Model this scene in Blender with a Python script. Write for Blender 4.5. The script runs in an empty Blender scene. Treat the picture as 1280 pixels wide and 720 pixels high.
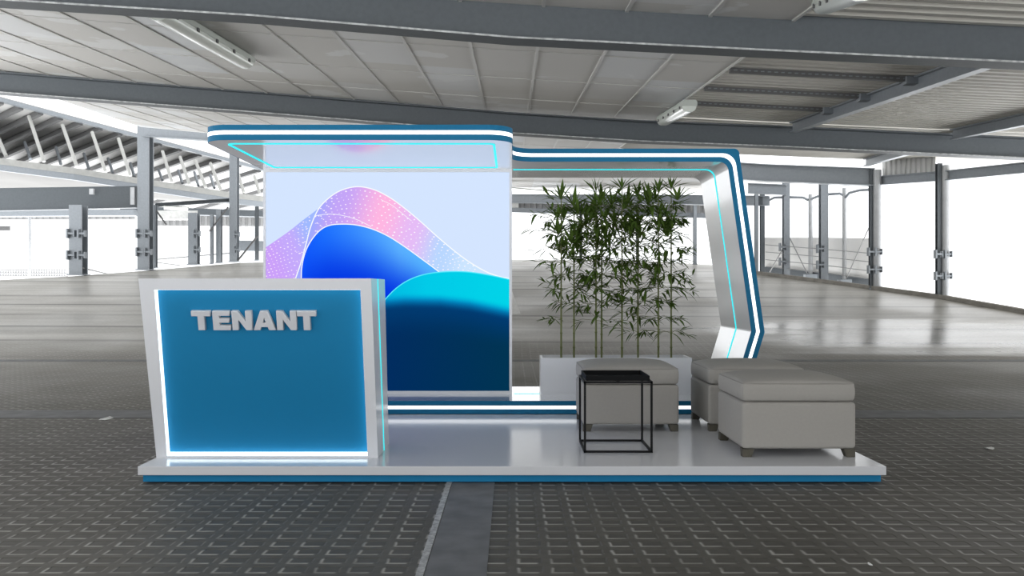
import bpy, bmesh, math, random
from mathutils import Vector, noise

SC = bpy.context.scene
COL = SC.collection
F = 1138.0                      # focal length in pixels of the 1280x720 frame (32 mm lens)
CAM_Z = 1.053
SKY_L, FILL_L = 1.6, 4.4


def W(px, py, d):
    """the world point seen at pixel (px, py) at distance d in front of the camera"""
    return Vector(((px - 640.0) / F * d, d, CAM_Z - (py - 360.0) / F * d))


def lin(c):
    return tuple(((v / 255.0) / 12.92 if v / 255.0 <= 0.04045 else ((v / 255.0 + 0.055) / 1.055) ** 2.4) for v in c) + (1.0,)


# ------------------------------------------------------------------ materials
def new_mat(name):
    m = bpy.data.materials.new(name)
    m.use_nodes = True
    nt = m.node_tree
    b = nt.nodes['Principled BSDF']
    return m, nt, b


def mat(name, rgb, rough=0.5, metal=0.0, spec=0.5, noise_amt=0.0, noise_scale=8.0, bump=0.0, bump_scale=60.0):
    m, nt, b = new_mat(name)
    b.inputs['Base Color'].default_value = rgb + (1.0,) if len(rgb) == 3 else rgb
    b.inputs['Roughness'].default_value = rough
    b.inputs['Metallic'].default_value = metal
    b.inputs['Specular IOR Level'].default_value = spec
    tc = nt.nodes.new('ShaderNodeTexCoord')
    if noise_amt:
        n = nt.nodes.new('ShaderNodeTexNoise')
        n.inputs['Scale'].default_value = noise_scale
        n.inputs['Detail'].default_value = 6.0
        nt.links.new(tc.outputs['Object'], n.inputs['Vector'])
        r = nt.nodes.new('ShaderNodeMapRange')
        r.inputs['From Min'].default_value = 0.3
        r.inputs['From Max'].default_value = 0.7
        r.inputs['To Min'].default_value = 1.0 - noise_amt
        r.inputs['To Max'].default_value = 1.0 + noise_amt
        nt.links.new(n.outputs['Fac'], r.inputs['Value'])
        mx = nt.nodes.new('ShaderNodeMix')
        mx.data_type = 'RGBA'
        mx.blend_type = 'MULTIPLY'
        mx.inputs['Factor'].default_value = 1.0
        mx.inputs[6].default_value = b.inputs['Base Color'].default_value
        nt.links.new(r.outputs['Result'], mx.inputs[7])
        nt.links.new(mx.outputs[2], b.inputs['Base Color'])
    if bump:
        n2 = nt.nodes.new('ShaderNodeTexNoise')
        n2.inputs['Scale'].default_value = bump_scale
        n2.inputs['Detail'].default_value = 4.0
        nt.links.new(tc.outputs['Object'], n2.inputs['Vector'])
        bp = nt.nodes.new('ShaderNodeBump')
        bp.inputs['Strength'].default_value = bump
        bp.inputs['Distance'].default_value = 0.01
        nt.links.new(n2.outputs['Fac'], bp.inputs['Height'])
        nt.links.new(bp.outputs['Normal'], b.inputs['Normal'])
    return m


def emis(name, rgb, strength):
    m, nt, b = new_mat(name)
    b.inputs['Base Color'].default_value = (0.8, 0.8, 0.8, 1)
    b.inputs['Emission Color'].default_value = rgb + (1.0,) if len(rgb) == 3 else rgb
    b.inputs['Emission Strength'].default_value = strength
    return m


def screen_grad(name, p0, p1, stops, strength=1.0):
    """a lit screen's colour that runs from point p0 to point p1 of the screen (x, z in object space)"""
    m, nt, b = new_mat(name)
    b.inputs['Base Color'].default_value = (0.0, 0.0, 0.0, 1)
    b.inputs['Roughness'].default_value = 0.8
    b.inputs['Specular IOR Level'].default_value = 0.02
    tc = nt.nodes.new('ShaderNodeTexCoord')
    sub = nt.nodes.new('ShaderNodeVectorMath'); sub.operation = 'SUBTRACT'
    sub.inputs[1].default_value = (p0[0], 0, p0[1])
    nt.links.new(tc.outputs['Object'], sub.inputs[0])
    d = Vector((p1[0] - p0[0], 0, p1[1] - p0[1]))
    dot = nt.nodes.new('ShaderNodeVectorMath'); dot.operation = 'DOT_PRODUCT'
    dot.inputs[1].default_value = d / d.length_squared
    nt.links.new(sub.outputs[0], dot.inputs[0])
    rp = nt.nodes.new('ShaderNodeValToRGB')
    els = rp.color_ramp.elements
    while len(els) < len(stops):
        els.new(0.5)
    for e, (t, c) in zip(els, stops):
        e.position = t
        e.color = lin(c)
    rp.color_ramp.interpolation = 'EASE'
    nt.links.new(dot.outputs['Value'], rp.inputs['Fac'])
    nt.links.new(rp.outputs['Color'], b.inputs['Emission Color'])
    b.inputs['Emission Strength'].default_value = strength
    return m


M = {}
M['white'] = mat('gloss_white_laminate', (0.78, 0.79, 0.82), 0.22)
M['frame_white'] = mat('frame_gloss_white', (0.88, 0.885, 0.90), 0.16)  # lighter copy of the white laminate, its colour standing in for stronger light
_b = M['frame_white'].node_tree.nodes['Principled BSDF']
_b.inputs['Coat Weight'].default_value = 1.0; _b.inputs['Coat Roughness'].default_value = 0.10; _b.inputs['Coat IOR'].default_value = 1.9
M['deck_white'] = mat('platform_gloss_white', (0.72, 0.73, 0.76), 0.14, spec=0.6)
M['blue'] = mat('blue_laminate', lin((24, 108, 148))[:3], 0.5, spec=0.15)
M['panel_blue'] = mat('counter_blue', lin((20, 124, 172))[:3], 0.5, spec=0.25)
M['led_white'] = emis('led_white', (0.80, 0.95, 1.0), 1.6)
M['led_band'] = emis('led_band', (0.97, 0.985, 1.0), 1.3)
M['led_cyan'] = emis('led_cyan', (0.01, 0.85, 0.92), 1.0)
M['led_cyan'].node_tree.nodes['Principled BSDF'].inputs['Base Color'].default_value = (0.0, 0.12, 0.14, 1)
M['letter'] = mat('letter_grey', (0.62, 0.63, 0.66), 0.35)
M['fabric'] = mat('grey_upholstery', (0.385, 0.37, 0.345), 0.85, spec=0.2, noise_amt=0.02, noise_scale=60, bump=0.1, bump_scale=400)
M['piping'] = mat('grey_piping', (0.31, 0.30, 0.28), 0.85, spec=0.2)
M['leg_wood'] = mat('ottoman_leg_wood', (0.075, 0.068, 0.05), 0.5, noise_amt=0.15, noise_scale=30)
M['black'] = mat('black_powder_coat', (0.004, 0.0042, 0.005), 0.5, spec=0.2)
M['tray_black'] = mat('black_tray', (0.004, 0.0045, 0.0055), 0.6, spec=0.15)
M['planter'] = mat('white_planter', (0.74, 0.755, 0.79), 0.3)
M['soil'] = mat('soil', (0.05, 0.038, 0.025), 0.95, noise_amt=0.4, noise_scale=50, bump=0.6, bump_scale=90)
M['stalk'] = mat('bamboo_stalk', (0.13, 0.15, 0.045), 0.5, noise_amt=0.2, noise_scale=14)
M['leaf'] = mat('bamboo_leaf', (0.078, 0.135, 0.022), 0.65, spec=0.15, noise_amt=0.3, noise_scale=9)
M['steel_dark'] = mat('dark_galvanised_steel', (0.098, 0.110, 0.120), 0.5, metal=0.3, noise_amt=0.06, noise_scale=22, bump=0.08, bump_scale=50)
M['steel'] = mat('galvanised_steel', (0.24, 0.26, 0.28), 0.42, metal=0.4, noise_amt=0.06, noise_scale=18)
M['edge_glint'] = mat('flange_edge_glint', (0.40, 0.41, 0.41), 0.5, noise_amt=0.45, noise_scale=16)  # pale tone painted in for light caught along the flange edge
M['chord'] = mat('pale_chord_steel', (0.30, 0.30, 0.285), 0.6, noise_amt=0.1, noise_scale=6)
M['steel_light'] = mat('light_galvanised_steel', (0.42, 0.43, 0.44), 0.45, metal=0.2, noise_amt=0.1, noise_scale=6)
M['purlin_dark'] = mat('dark_purlin', (0.10, 0.10, 0.10), 0.6)
M['strut'] = mat('pale_strut', (0.42, 0.42, 0.40), 0.5)
M['lattice_sheet'] = mat('lattice_roof_sheet', (0.50, 0.495, 0.48), 0.7, noise_amt=0.08, noise_scale=0.8)
M['sheet'] = mat('roof_sheet', (0.13, 0.127, 0.12), 0.7, noise_amt=0.1, noise_scale=0.6)
M['deck'] = mat('beige_roof_deck', (0.42, 0.405, 0.365), 0.55, noise_amt=0.08, noise_scale=1.2)
M['fascia'] = mat('corrugated_fascia', (0.27, 0.27, 0.27), 0.5)
M['fascia_light'] = mat('light_ribbed_fascia', (0.62, 0.62, 0.61), 0.5)
M['grid_bar'] = mat('ceiling_tee_bar', (0.50, 0.49, 0.47), 0.45)
M['lamp_body'] = mat('lamp_housing', (0.46, 0.49, 0.45), 0.5)
M['lamp_glass'] = mat('lamp_diffuser', (0.68, 0.71, 0.66), 0.18, spec=0.7)
M['lamp_on'] = emis('lit_tube', (1.0, 1.0, 0.98), 1.6)
M['kerb'] = mat('kerb_concrete', (0.26, 0.245, 0.22), 0.8, noise_amt=0.2, noise_scale=6)
M['paint'] = mat('white_floor_paint', (0.72, 0.72, 0.70), 0.55, noise_amt=0.1, noise_scale=12)
M['paper'] = mat('white_paper', (0.75, 0.75, 0.73), 0.8)
M['strip'] = mat('floor_steel_strip', (0.135, 0.138, 0.142), 0.62, spec=0.3, noise_amt=0.22, noise_scale=7, bump=0.1, bump_scale=30)
M['strip_edge'] = mat('floor_strip_edge', (0.34, 0.34, 0.33), 0.5, noise_amt=0.45, noise_scale=60)
M['screen_mesh'] = mat('pale_windbreak_sheet', (0.83, 0.82, 0.80), 0.7, noise_amt=0.05, noise_scale=2)
M['wire'] = mat('grey_wire', (0.33, 0.33, 0.33), 0.5)


def floor_material():
    m, nt, b = new_mat('dimpled_floor')
    L = nt.links.new
    tc = nt.nodes.new('ShaderNodeTexCoord')
    sep = nt.nodes.new('ShaderNodeSeparateXYZ')
    L(tc.outputs['Object'], sep.inputs[0])

    def math_(op, a, bb=None, clamp=False):
        n = nt.nodes.new('ShaderNodeMath'); n.operation = op; n.use_clamp = clamp
        for i, v in enumerate((a, bb)):
            if v is None:
                continue
            if isinstance(v, (int, float)):
                n.inputs[i].default_value = v
            else:
                L(v, n.inputs[i])
        return n.outputs[0]

    def rng(v, a, c, to0=0.0, to1=1.0):
        n = nt.nodes.new('ShaderNodeMapRange')
        n.interpolation_type = 'SMOOTHSTEP'
        L(v, n.inputs['Value'])
        n.inputs['From Min'].default_value = a; n.inputs['From Max'].default_value = c
        n.inputs['To Min'].default_value = to0; n.inputs['To Max'].default_value = to1
        return n.outputs[0]

    def noise_(scale, detail=5.0, vec=None):
        n = nt.nodes.new('ShaderNodeTexNoise')
        n.inputs['Scale'].default_value = scale; n.inputs['Detail'].default_value = detail
        L(vec if vec is not None else tc.outputs['Object'], n.inputs['Vector'])
        return n.outputs['Fac']

    wob = noise_(9.0, 2.0)
    wx = math_('ADD', sep.outputs['X'], math_('MULTIPLY', math_('SUBTRACT', wob, 0.5), 0.02))
    fx = math_('FRACT', math_('DIVIDE', wx, 0.126))
    fy = math_('FRACT', math_('DIVIDE', sep.outputs['Y'], 0.115))

    def box(v, a, c, s):
        return math_('MULTIPLY', rng(v, a - s, a + s), rng(v, c + s, c - s))
    cell = math_('MULTIPLY', box(fx, 0.16, 0.80, 0.05), box(fy, 0.22, 0.78, 0.06))
    inner = math_('MULTIPLY', box(fx, 0.24, 0.90, 0.04), box(fy, 0.34, 0.9, 0.05))
    edge = math_('MULTIPLY', cell, math_('SUBTRACT', 1.0, inner), True)
    glint_fade = rng(noise_(3.1, 6.0), 0.38, 0.60, 0.4, 1.0)  # breaks up the glints painted on the dimple edges
    edge = math_('MULTIPLY', edge, glint_fade)
    flat = rng(math_('ADD', sep.outputs['Y'], math_('MULTIPLY', noise_(0.5, 4.0), 3.0)), 14.5, 17.2)          # the ramp beyond is plain concrete
    near = math_('SUBTRACT', 1.0, flat)
    # colours
    big = noise_(0.7, 6.0)
    fine = noise_(22.0, 6.0)
    mixn = math_('ADD', math_('MULTIPLY', big, 0.6), math_('MULTIPLY', fine, 0.4))
    rp = nt.nodes.new('ShaderNodeValToRGB')
    rp.color_ramp.elements[0].position = 0.3; rp.color_ramp.elements[0].color = (0.066, 0.062, 0.053, 1)
    rp.color_ramp.elements[1].position = 0.7; rp.color_ramp.elements[1].color = (0.125, 0.118, 0.102, 1)
    L(mixn, rp.inputs['Fac'])
    rp2 = nt.nodes.new('ShaderNodeValToRGB')
    rp2.color_ramp.elements[0].position = 0.3; rp2.color_ramp.elements[0].color = (0.24, 0.228, 0.205, 1)
    rp2.color_ramp.elements[1].position = 0.72; rp2.color_ramp.elements[1].color = (0.52, 0.505, 0.47, 1)
    mp = nt.nodes.new('ShaderNodeMapping'); mp.inputs['Scale'].default_value = (0.25, 1.6, 1)
    L(tc.outputs['Object'], mp.inputs['Vector'])
    L(math_('ADD', math_('MULTIPLY', noise_(1.0, 8.0, mp.outputs[0]), 0.7), math_('MULTIPLY', fine, 0.3)), rp2.inputs['Fac'])

    def mix(fac, a, c, mode='MIX'):
        n = nt.nodes.new('ShaderNodeMix'); n.data_type = 'RGBA'; n.blend_type = mode
        if isinstance(fac, (int, float)):
            n.inputs['Factor'].default_value = fac
        else:
            L(fac, n.inputs['Factor'])
        for i, v in ((6, a), (7, c)):
            if isinstance(v, tuple):
                n.inputs[i].default_value = v
            else:
                L(v, n.inputs[i])
        return n.outputs[2]
    far_sheen = rng(math_('ADD', sep.outputs['Y'], math_('MULTIPLY', big, 5.0)), 7.0, 16.0)  # base colour painted paler with distance, for the grazing sheen
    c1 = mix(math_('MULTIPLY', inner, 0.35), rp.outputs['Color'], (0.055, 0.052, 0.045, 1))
    c1 = mix(math_('MULTIPLY', far_sheen, 0.6), c1, (0.27, 0.26, 0.235, 1))
    c1 = mix(math_('MULTIPLY', edge, 0.7), c1, (0.50, 0.49, 0.455, 1))  # glints on the dimple edges, painted in as a paler colour
    # joints of the ramp slabs
    jy = math_('FRACT', math_('DIVIDE', math_('ADD', sep.outputs['Y'], math_('MULTIPLY', sep.outputs['X'], 0.02)), 1.42))
    joint = rng(math_('ABSOLUTE', math_('SUBTRACT', jy, 0.5)), 0.10, 0.02)
    c2 = mix(math_('MULTIPLY', joint, math_('MULTIPLY', rng(noise_(0.8, 3.0, mp.outputs[0]), 0.35, 0.6, 0.25, 1.0), 0.85)), rp2.outputs['Color'], (0.10, 0.095, 0.085, 1))
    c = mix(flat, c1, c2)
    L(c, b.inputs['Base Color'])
    # polish: the wetter lane on the right is smoother
    r0 = rng(noise_(0.45, 4.0), 0.35, 0.65, 0.30, 0.46)
    ex = math_('DIVIDE', math_('SUBTRACT', sep.outputs['X'], 7.2), 3.6)
    ey = math_('DIVIDE', math_('SUBTRACT', sep.outputs['Y'], 15.6), 2.0)
    wet = math_('ADD', math_('MULTIPLY', ex, ex), math_('MULTIPLY', ey, ey))
    wet = rng(math_('ADD', wet, math_('MULTIPLY', math_('SUBTRACT', noise_(1.1, 6.0, mp.outputs[0]), 0.5), 2.6)), 1.25, 0.2)   # a wet patch toward the right opening
    rr = math_('ADD', r0, math_('MULTIPLY', near, 0.20))
    rr = math_('MULTIPLY', rr, math_('SUBTRACT', 1.0, math_('MULTIPLY', wet, 0.5)))
    L(rr, b.inputs['Roughness'])
    L(math_('ADD', math_('ADD', 0.24, math_('MULTIPLY', flat, 0.2)), math_('MULTIPLY', wet, 0.3)), b.inputs['Specular IOR Level'])
    h = math_('ADD', math_('MULTIPLY', math_('MULTIPLY', inner, -1.0), near), math_('MULTIPLY', fine, 0.12))
    h = math_('ADD', h, math_('MULTIPLY', math_('MULTIPLY', edge, 0.8), near))
    bp = nt.nodes.new('ShaderNodeBump')
    bp.inputs['Strength'].default_value = 0.42
    bp.inputs['Distance'].default_value = 0.010
    L(h, bp.inputs['Height'])
    L(bp.outputs['Normal'], b.inputs['Normal'])
    return m


def ceiling_material():
    m, nt, b = new_mat('ceiling_tiles')
    L = nt.links.new
    tc = nt.nodes.new('ShaderNodeTexCoord')
    mp = nt.nodes.new('ShaderNodeMapping')
    mp.inputs['Location'].default_value = (-0.27 / 0.713 + 100, 0.0, 0)
    mp.inputs['Scale'].default_value = (1 / 0.713, 1 / 1.87, 0)
    L(tc.outputs['Object'], mp.inputs['Vector'])
    fl = nt.nodes.new('ShaderNodeVectorMath'); fl.operation = 'FLOOR'
    L(mp.outputs[0], fl.inputs[0])
    wn = nt.nodes.new('ShaderNodeTexWhiteNoise'); wn.noise_dimensions = '2D'
    L(fl.outputs[0], wn.inputs['Vector'])
    rp = nt.nodes.new('ShaderNodeValToRGB')
    e = rp.color_ramp.elements
    e[0].position = 0.0; e[0].color = (0.50, 0.485, 0.455, 1)
    e[1].position = 1.0; e[1].color = (0.60, 0.61, 0.62, 1)
    n_ = e.new(0.6); n_.color = (0.53, 0.515, 0.49, 1)
    L(wn.outputs['Value'], rp.inputs['Fac'])
    ns = nt.nodes.new('ShaderNodeTexNoise'); ns.inputs['Scale'].default_value = 0.9; ns.inputs['Detail'].default_value = 5
    L(tc.outputs['Object'], ns.inputs['Vector'])
    st = nt.nodes.new('ShaderNodeMapRange')
    st.inputs['From Min'].default_value = 0.60; st.inputs['From Max'].default_value = 0.615
    L(ns.outputs['Fac'], st.inputs['Value'])
    mx = nt.nodes.new('ShaderNodeMix'); mx.data_type = 'RGBA'
    sc_ = nt.nodes.new('ShaderNodeMath'); sc_.operation = 'MULTIPLY'; sc_.inputs[1].default_value = 0.5
    L(st.outputs[0], sc_.inputs[0])
    L(sc_.outputs[0], mx.inputs['Factor'])
    L(rp.outputs['Color'], mx.inputs[6])
    mx.inputs[7].default_value = (0.68, 0.69, 0.69, 1)
    L(mx.outputs[2], b.inputs['Base Color'])
    b.inputs['Roughness'].default_value = 0.55
    return m


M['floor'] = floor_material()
M['ceiling'] = ceiling_material()


# ------------------------------------------------------------------ mesh building
class MB:
    def __init__(self):
        self.v, self.f, self.m = [], [], []

    def add(self, verts, faces, mi=0):
        o = len(self.v)
        self.v += [Vector(p) for p in verts]
        self.f += [tuple(i + o for i in f) for f in faces]
        self.m += [mi] * len(faces)
        return self

    def box(self, x0, x1, y0, y1, z0, z1, mi=0):
        v = [(x0, y0, z0), (x1, y0, z0), (x1, y1, z0), (x0, y1, z0), (x0, y0, z1), (x1, y0, z1), (x1, y1, z1), (x0, y1, z1)]
        return self.hexa(v, mi)

    def hexa(self, v, mi=0):
        """eight corners: bottom ring of four, then the top ring above it"""
        return self.add(v, [(3, 2, 1, 0), (4, 5, 6, 7), (0, 1, 5, 4), (1, 2, 6, 5), (2, 3, 7, 6), (3, 0, 4, 7)], mi)

    def bar(self, a, b, w, h=None, mi=0, up=Vector((0, 0, 1))):
        a, b = Vector(a), Vector(b)
        h = h or w
        t = (b - a).normalized()
        s = t.cross(up)
        if s.length < 1e-4:
            s = t.cross(Vector((1, 0, 0)))
        s.normalize()
        u = s.cross(t).normalized()
        s, u = s * w / 2, u * h / 2
        return self.hexa([a - s - u, a + s - u, a + s + u, a - s + u, b - s - u, b + s - u, b + s + u, b - s + u], mi)

    def tube(self, pts, r, n=8, mi=0, closed=False):
        pts = [Vector(p) for p in pts]
        rs = r if isinstance(r, (list, tuple)) else [r] * len(pts)
        o = len(self.v)
        k = len(pts)
        for i, p in enumerate(pts):
            if closed:
                t = pts[(i + 1) % k] - pts[i - 1]
            else:
                t = pts[min(i + 1, k - 1)] - pts[max(i - 1, 0)]
            t.normalize()
            ref = Vector((0, 0, 1)) if abs(t.z) < 0.9 else Vector((0, 1, 0))
            s = t.cross(ref).normalized(); u = s.cross(t)
            for j in range(n):
                a = 2 * math.pi * j / n
                self.v.append(p + (s * math.cos(a) + u * math.sin(a)) * rs[i])
        segs = k if closed else k - 1
        for i in range(segs):
            for j in range(n):
                a = o + i * n + j; b = o + i * n + (j + 1) % n
                c = o + ((i + 1) % k) * n + (j + 1) % n; d = o + ((i + 1) % k) * n + j
                self.f.append((a, b, c, d)); self.m.append(mi)
        if not closed:
            self.f.append(tuple(o + j for j in reversed(range(n)))); self.m.append(mi)
            self.f.append(tuple(o + (k - 1) * n + j for j in range(n))); self.m.append(mi)
        return self

    def prism(self, poly, fn0, fn1, mi=0):
        """a polygon given as (a, b) pairs, swept between two placings"""
        n = len(poly)
        v = [fn0(*p) for p in poly] + [fn1(*p) for p in poly]
        f = [tuple(reversed(range(n))), tuple(range(n, 2 * n))]
        f += [(i, (i + 1) % n, n + (i + 1) % n, n + i) for i in range(n)]
        return self.add(v, f, mi)

    def sweep(self, section, pts, mi=0):
        """a closed (side, up) section carried along a polyline of roughly level points"""
        pts = [Vector(p) for p in pts]
        n, k, o = len(section), len(pts), len(self.v)
        for i, p in enumerate(pts):
            t = pts[min(i + 1, k - 1)] - pts[max(i - 1, 0)]
            t.z = 0; t.normalize()
            s = Vector((t.y, -t.x, 0))
            for (a, b) in section:
                self.v.append(p + s * a + Vector((0, 0, b)))
        for i in range(k - 1):
            for j in range(n):
                self.f.append((o + i * n + j, o + i * n + (j + 1) % n, o + (i + 1) * n + (j + 1) % n, o + (i + 1) * n + j))
                self.m.append(mi)
        self.f.append(tuple(o + j for j in reversed(range(n)))); self.m.append(mi)
        self.f.append(tuple(o + (k - 1) * n + j for j in range(n))); self.m.append(mi)
        return self

    def build(self, name, mats, parent=None, origin=None, smooth=None, bevel=0.0, seg=2):
        """link as ONE object; vertices are given in world space and kept relative to the thing's base"""
        if not isinstance(mats, (list, tuple)):
            mats = [mats]
        off = Vector(origin) if origin is not None else (world_loc(parent) if parent else Vector())
        me = bpy.data.meshes.new(name)
        me.from_pydata([tuple(p - off) for p in self.v], [], self.f)
        for mm in mats:
            me.materials.append(mm)
        for p, i in zip(me.polygons, self.m):
            p.material_index = i
        bm = bmesh.new(); bm.from_mesh(me)
        bmesh.ops.recalc_face_normals(bm, faces=bm.faces)
        if bevel:
            es = [e for e in bm.edges if len(e.link_faces) == 2 and e.calc_face_angle(0) > 0.5]
            bmesh.ops.bevel(bm, geom=es, offset=bevel, segments=seg, profile=0.5, affect='EDGES', clamp_overlap=True)
        bm.to_mesh(me); bm.free()
        if smooth:
            for p in me.polygons:
                p.use_smooth = True
            me.set_sharp_from_angle(angle=math.radians(smooth))
        o = bpy.data.objects.new(name, me)
        COL.objects.link(o)
        if parent:
            o.parent = parent
            o.location = off - world_loc(parent)
        else:
            o.location = off
        return o


def world_loc(o):
    p = Vector()
    while o is not None:
        p += o.location
        o = o.parent
    return p


def tag(o, label=None, cat=None, group=None, kind=None):
    if label: o['label'] = label
    if cat: o['category'] = cat
    if group: o['group'] = group
    if kind: o['kind'] = kind
    return o


def thing(name, loc, label, cat, group=None, kind=None):
    o = bpy.data.objects.new(name, None)
    o.empty_display_size = 0.1
    COL.objects.link(o)
    o.location = loc
    return tag(o, label, cat, group, kind)


def copy_thing(src, loc, label):
    r = src.copy(); COL.objects.link(r); r.location = loc; r['label'] = label
    for ch in list(src.children):
        c = ch.copy(); COL.objects.link(c); c.parent = r
        for g in list(ch.children):
            d = g.copy(); COL.objects.link(d); d.parent = c
    return r


def arc(cx, cy, r, a0, a1, n=10):
    return [(cx + r * math.cos(math.radians(a0 + (a1 - a0) * i / n)), cy + r * math.sin(math.radians(a0 + (a1 - a0) * i / n))) for i in range(n + 1)]


# ================================================================== THE HALL
def floor_z(y):
    s = 0.12
    t = y - 13.5
    if t <= -0.6: return 0.0
    if t < 0.6: return s * (t + 0.6) ** 2 / 2.4
    return s * t


def floor_pt(px, py):
    """where the view ray through a pixel meets the ramped floor"""
    lo, hi = 1.0, 60.0
    for _ in range(60):
        m_ = (lo + hi) / 2
        if W(px, py, m_).z > floor_z(m_): lo = m_
        else: hi = m_
    p = W(px, py, lo); p.z = floor_z(lo)
    return p


far_edge = [(-8.5, 8.0), (-15.0, 21.5)]
for q in ((0, 350), (95, 345), (180, 338.5), (300, 328.5), (470, 325.5), (640, 324.5), (800, 326), (890, 331), (950, 343), (1060, 357), (1178, 373), (1280, 391)):
    p = floor_pt(*q)
    far_edge.append((p.x, p.y))
far_edge += [(10.6, 15.0), (9.6, 8.0), (9.0, -1.5)]


def far_y_at(x):
    ys = []
    for (a, b) in zip(far_edge, far_edge[1:]):
        if min(a[0], b[0]) <= x <= max(a[0], b[0]) and abs(b[0] - a[0]) > 1e-6:
            ys.append(a[1] + (b[1] - a[1]) * (x - a[0]) / (b[0] - a[0]))
    return max(ys) if ys else None


mb = MB()
bm = bmesh.new()
poly = [(-7.5, -1.5)] + far_edge
vs = [bm.verts.new((x, y, 0)) for x, y in poly]
bm.faces.new(vs)
ycuts = [12.9 + 0.12 * i for i in range(11)] + [15, 17, 19, 21, 23, 25, 27, 29]
for yc in ycuts:
    bmesh.ops.bisect_plane(bm, geom=bm.verts[:] + bm.edges[:] + bm.faces[:], plane_co=(0, yc, 0), plane_no=(0, 1, 0))
for v in bm.verts:
    v.co.z = floor_z(v.co.y)
ext = bmesh.ops.extrude_face_region(bm, geom=bm.faces[:])
for g in ext['geom']:
    if isinstance(g, bmesh.types.BMVert):
        g.co.z -= 0.25
bmesh.ops.recalc_face_normals(bm, faces=bm.faces)
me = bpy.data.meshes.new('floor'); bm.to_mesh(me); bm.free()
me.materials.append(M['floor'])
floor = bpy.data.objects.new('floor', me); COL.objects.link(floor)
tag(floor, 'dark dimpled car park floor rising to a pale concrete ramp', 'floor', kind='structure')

# steel strips let into the floor
mb = MB(); mb.box(-0.322, -0.093, -1.4, 7.35, 0.0005, 0.004)
mb.box(-0.352, -0.324, -1.4, 7.35, 0.0005, 0.007, 1)
tag(mb.build('trim_1', [M['strip'], M['strip_edge']]), 'smooth grey strip running from the viewer under the white platform', 'floor strip', kind='structure')
mb = MB(); mb.box(-8.2, 9.5, 7.36, 7.82, 0.0005, 0.004)
tag(mb.build('trim_2', M['strip']), 'smooth grey strip crossing the floor from side to side behind the counter', 'floor strip', kind='structure')
mb = MB()
for ya, yb in ((13.02, 13.14), (13.14, 13.26)):
    mb.hexa([(-10.2, ya, floor_z(ya) - .01), (10.2, ya, floor_z(ya) - .01), (10.2, yb, floor_z(yb) - .01), (-10.2, yb, floor_z(yb) - .01),
             (-10.2, ya, floor_z(ya) + .004), (10.2, ya, floor_z(ya) + .004), (10.2, yb, floor_z(yb) + .004), (-10.2, yb, floor_z(yb) + .004)])
tag(mb.build('trim_3', M['strip']), 'narrow grey strip crossing the floor at the foot of the ramp', 'floor strip', kind='structure')

# painted arrow behind the back wall
a = [floor_pt(*q) for q in ((612, 362), (640, 364), (651, 393), (606, 393))]
mb = MB(); mb.prism([(p.x, p.y) for p in a], lambda x, y: (x, y, floor_z(y) + .001), lambda x, y: (x, y, floor_z(y) + .005))
tag(mb.build('floor_marking', M['paint']), 'white painted patch on the ramp beside the right edge of the screen wall', 'floor marking', kind='thing')

# kerb along the right edge
mb = MB()
pts = [floor_pt(*q) for q in ((936, 341), (950, 343), (1060, 357), (1178, 373), (1280, 391))]
pts = [Vector((p.x - 0.06, p.y - .05, floor_z(p.y))) for p in pts] + [Vector((10.5, 15.0, floor_z(15.0))), Vector((9.7, 9.0, 0))]
mb.sweep([(-.07, -.02), (.07, -.02), (.07, .085), (-.07, .085)], pts)
tag(mb.build('kerb', M['kerb']), 'low concrete kerb along the right edge of the car park floor', 'kerb', kind='thing')


# ---- ceiling
def ceil_z(x, y):
    return 2.953 + .0685 * y - .0625 * x + .00166 * x * x


mb = MB()
xs = [-9 + i * 0.5 for i in range(int((2.35 + 9) / 0.5) + 1)] + [2.41]
xs = [x for x in xs if x < 2.41] + [2.41]
ys = [-1.0 + i for i in range(0, 27)]


def ceil_left(y):
    return -9.0 if y < 15 else -9.0 - (y - 15) * 0.12


def tile_grid(mb, x_of, ys, dz, thick):
    nx = len(x_of(ys[0]))
    o = len(mb.v)
    for lay in (0, thick):
        for y in ys:
            for x in x_of(y):
                mb.v.append(Vector((x, y, ceil_z(x, y) + dz + lay)))
    N = nx * len(ys)
    for j in range(len(ys) - 1):
        for i in range(nx - 1):
            a = o + j * nx + i
            mb.f.append((a, a + 1, a + nx + 1, a + nx)); mb.m.append(0)
            mb.f.append((N + a, N + a + nx, N + a + nx + 1, N + a + 1)); mb.m.append(0)
    rim = [j * nx for j in range(len(ys))] + [(len(ys) - 1) * nx + i for i in range(1, nx)] + [j * nx + nx - 1 for j in range(len(ys) - 2, -1, -1)] + [i for i in range(nx - 2, 0, -1)]
    for a, b in zip(rim, rim[1:] + rim[:1]):
        mb.f.append((o + a, o + b, o + N + b, o + N + a)); mb.m.append(0)


tile_grid(mb, lambda y: [ceil_left(y) + (2.41 - ceil_left(y)) * i / 22 for i in range(23)], ys, 0.0, 0.08)
ceiling = mb.build('ceiling', M['ceiling'])
tag(ceiling, 'grey panelled soffit of the car park', 'ceiling', kind='structure')
mb = MB()
k = -13
while True:
    x = 0.27 + 0.713 * k
    k += 1
    if x > 2.42: break
    for y0, y1 in ((-1, 8), (8, 15.0), (15.2, 24.6)):
        n = 8
        for i in range(n):
            ya, yb = y0 + (y1 - y0) * i / n, y0 + (y1 - y0) * (i + 1) / n
            mb.bar((x, ya, ceil_z(x, ya) - .006), (x, yb, ceil_z(x, yb) - .006), .030, .014)
y = 0.5
yk = 0
while y < 24:
    for i in range(20):
        xa, xb = -8.95 + i * .567, -8.95 + (i + 1) * .567
        mb.bar((xa, y, ceil_z(xa, y) - .003), (xb, y, ceil_z(xb, y) - .003), .024, .008)
    y += 1.87
mb.build('ceiling_grid', M['grid_bar'], ceiling)

# ribbed deck over the bays on the right
mb = MB()


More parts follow.
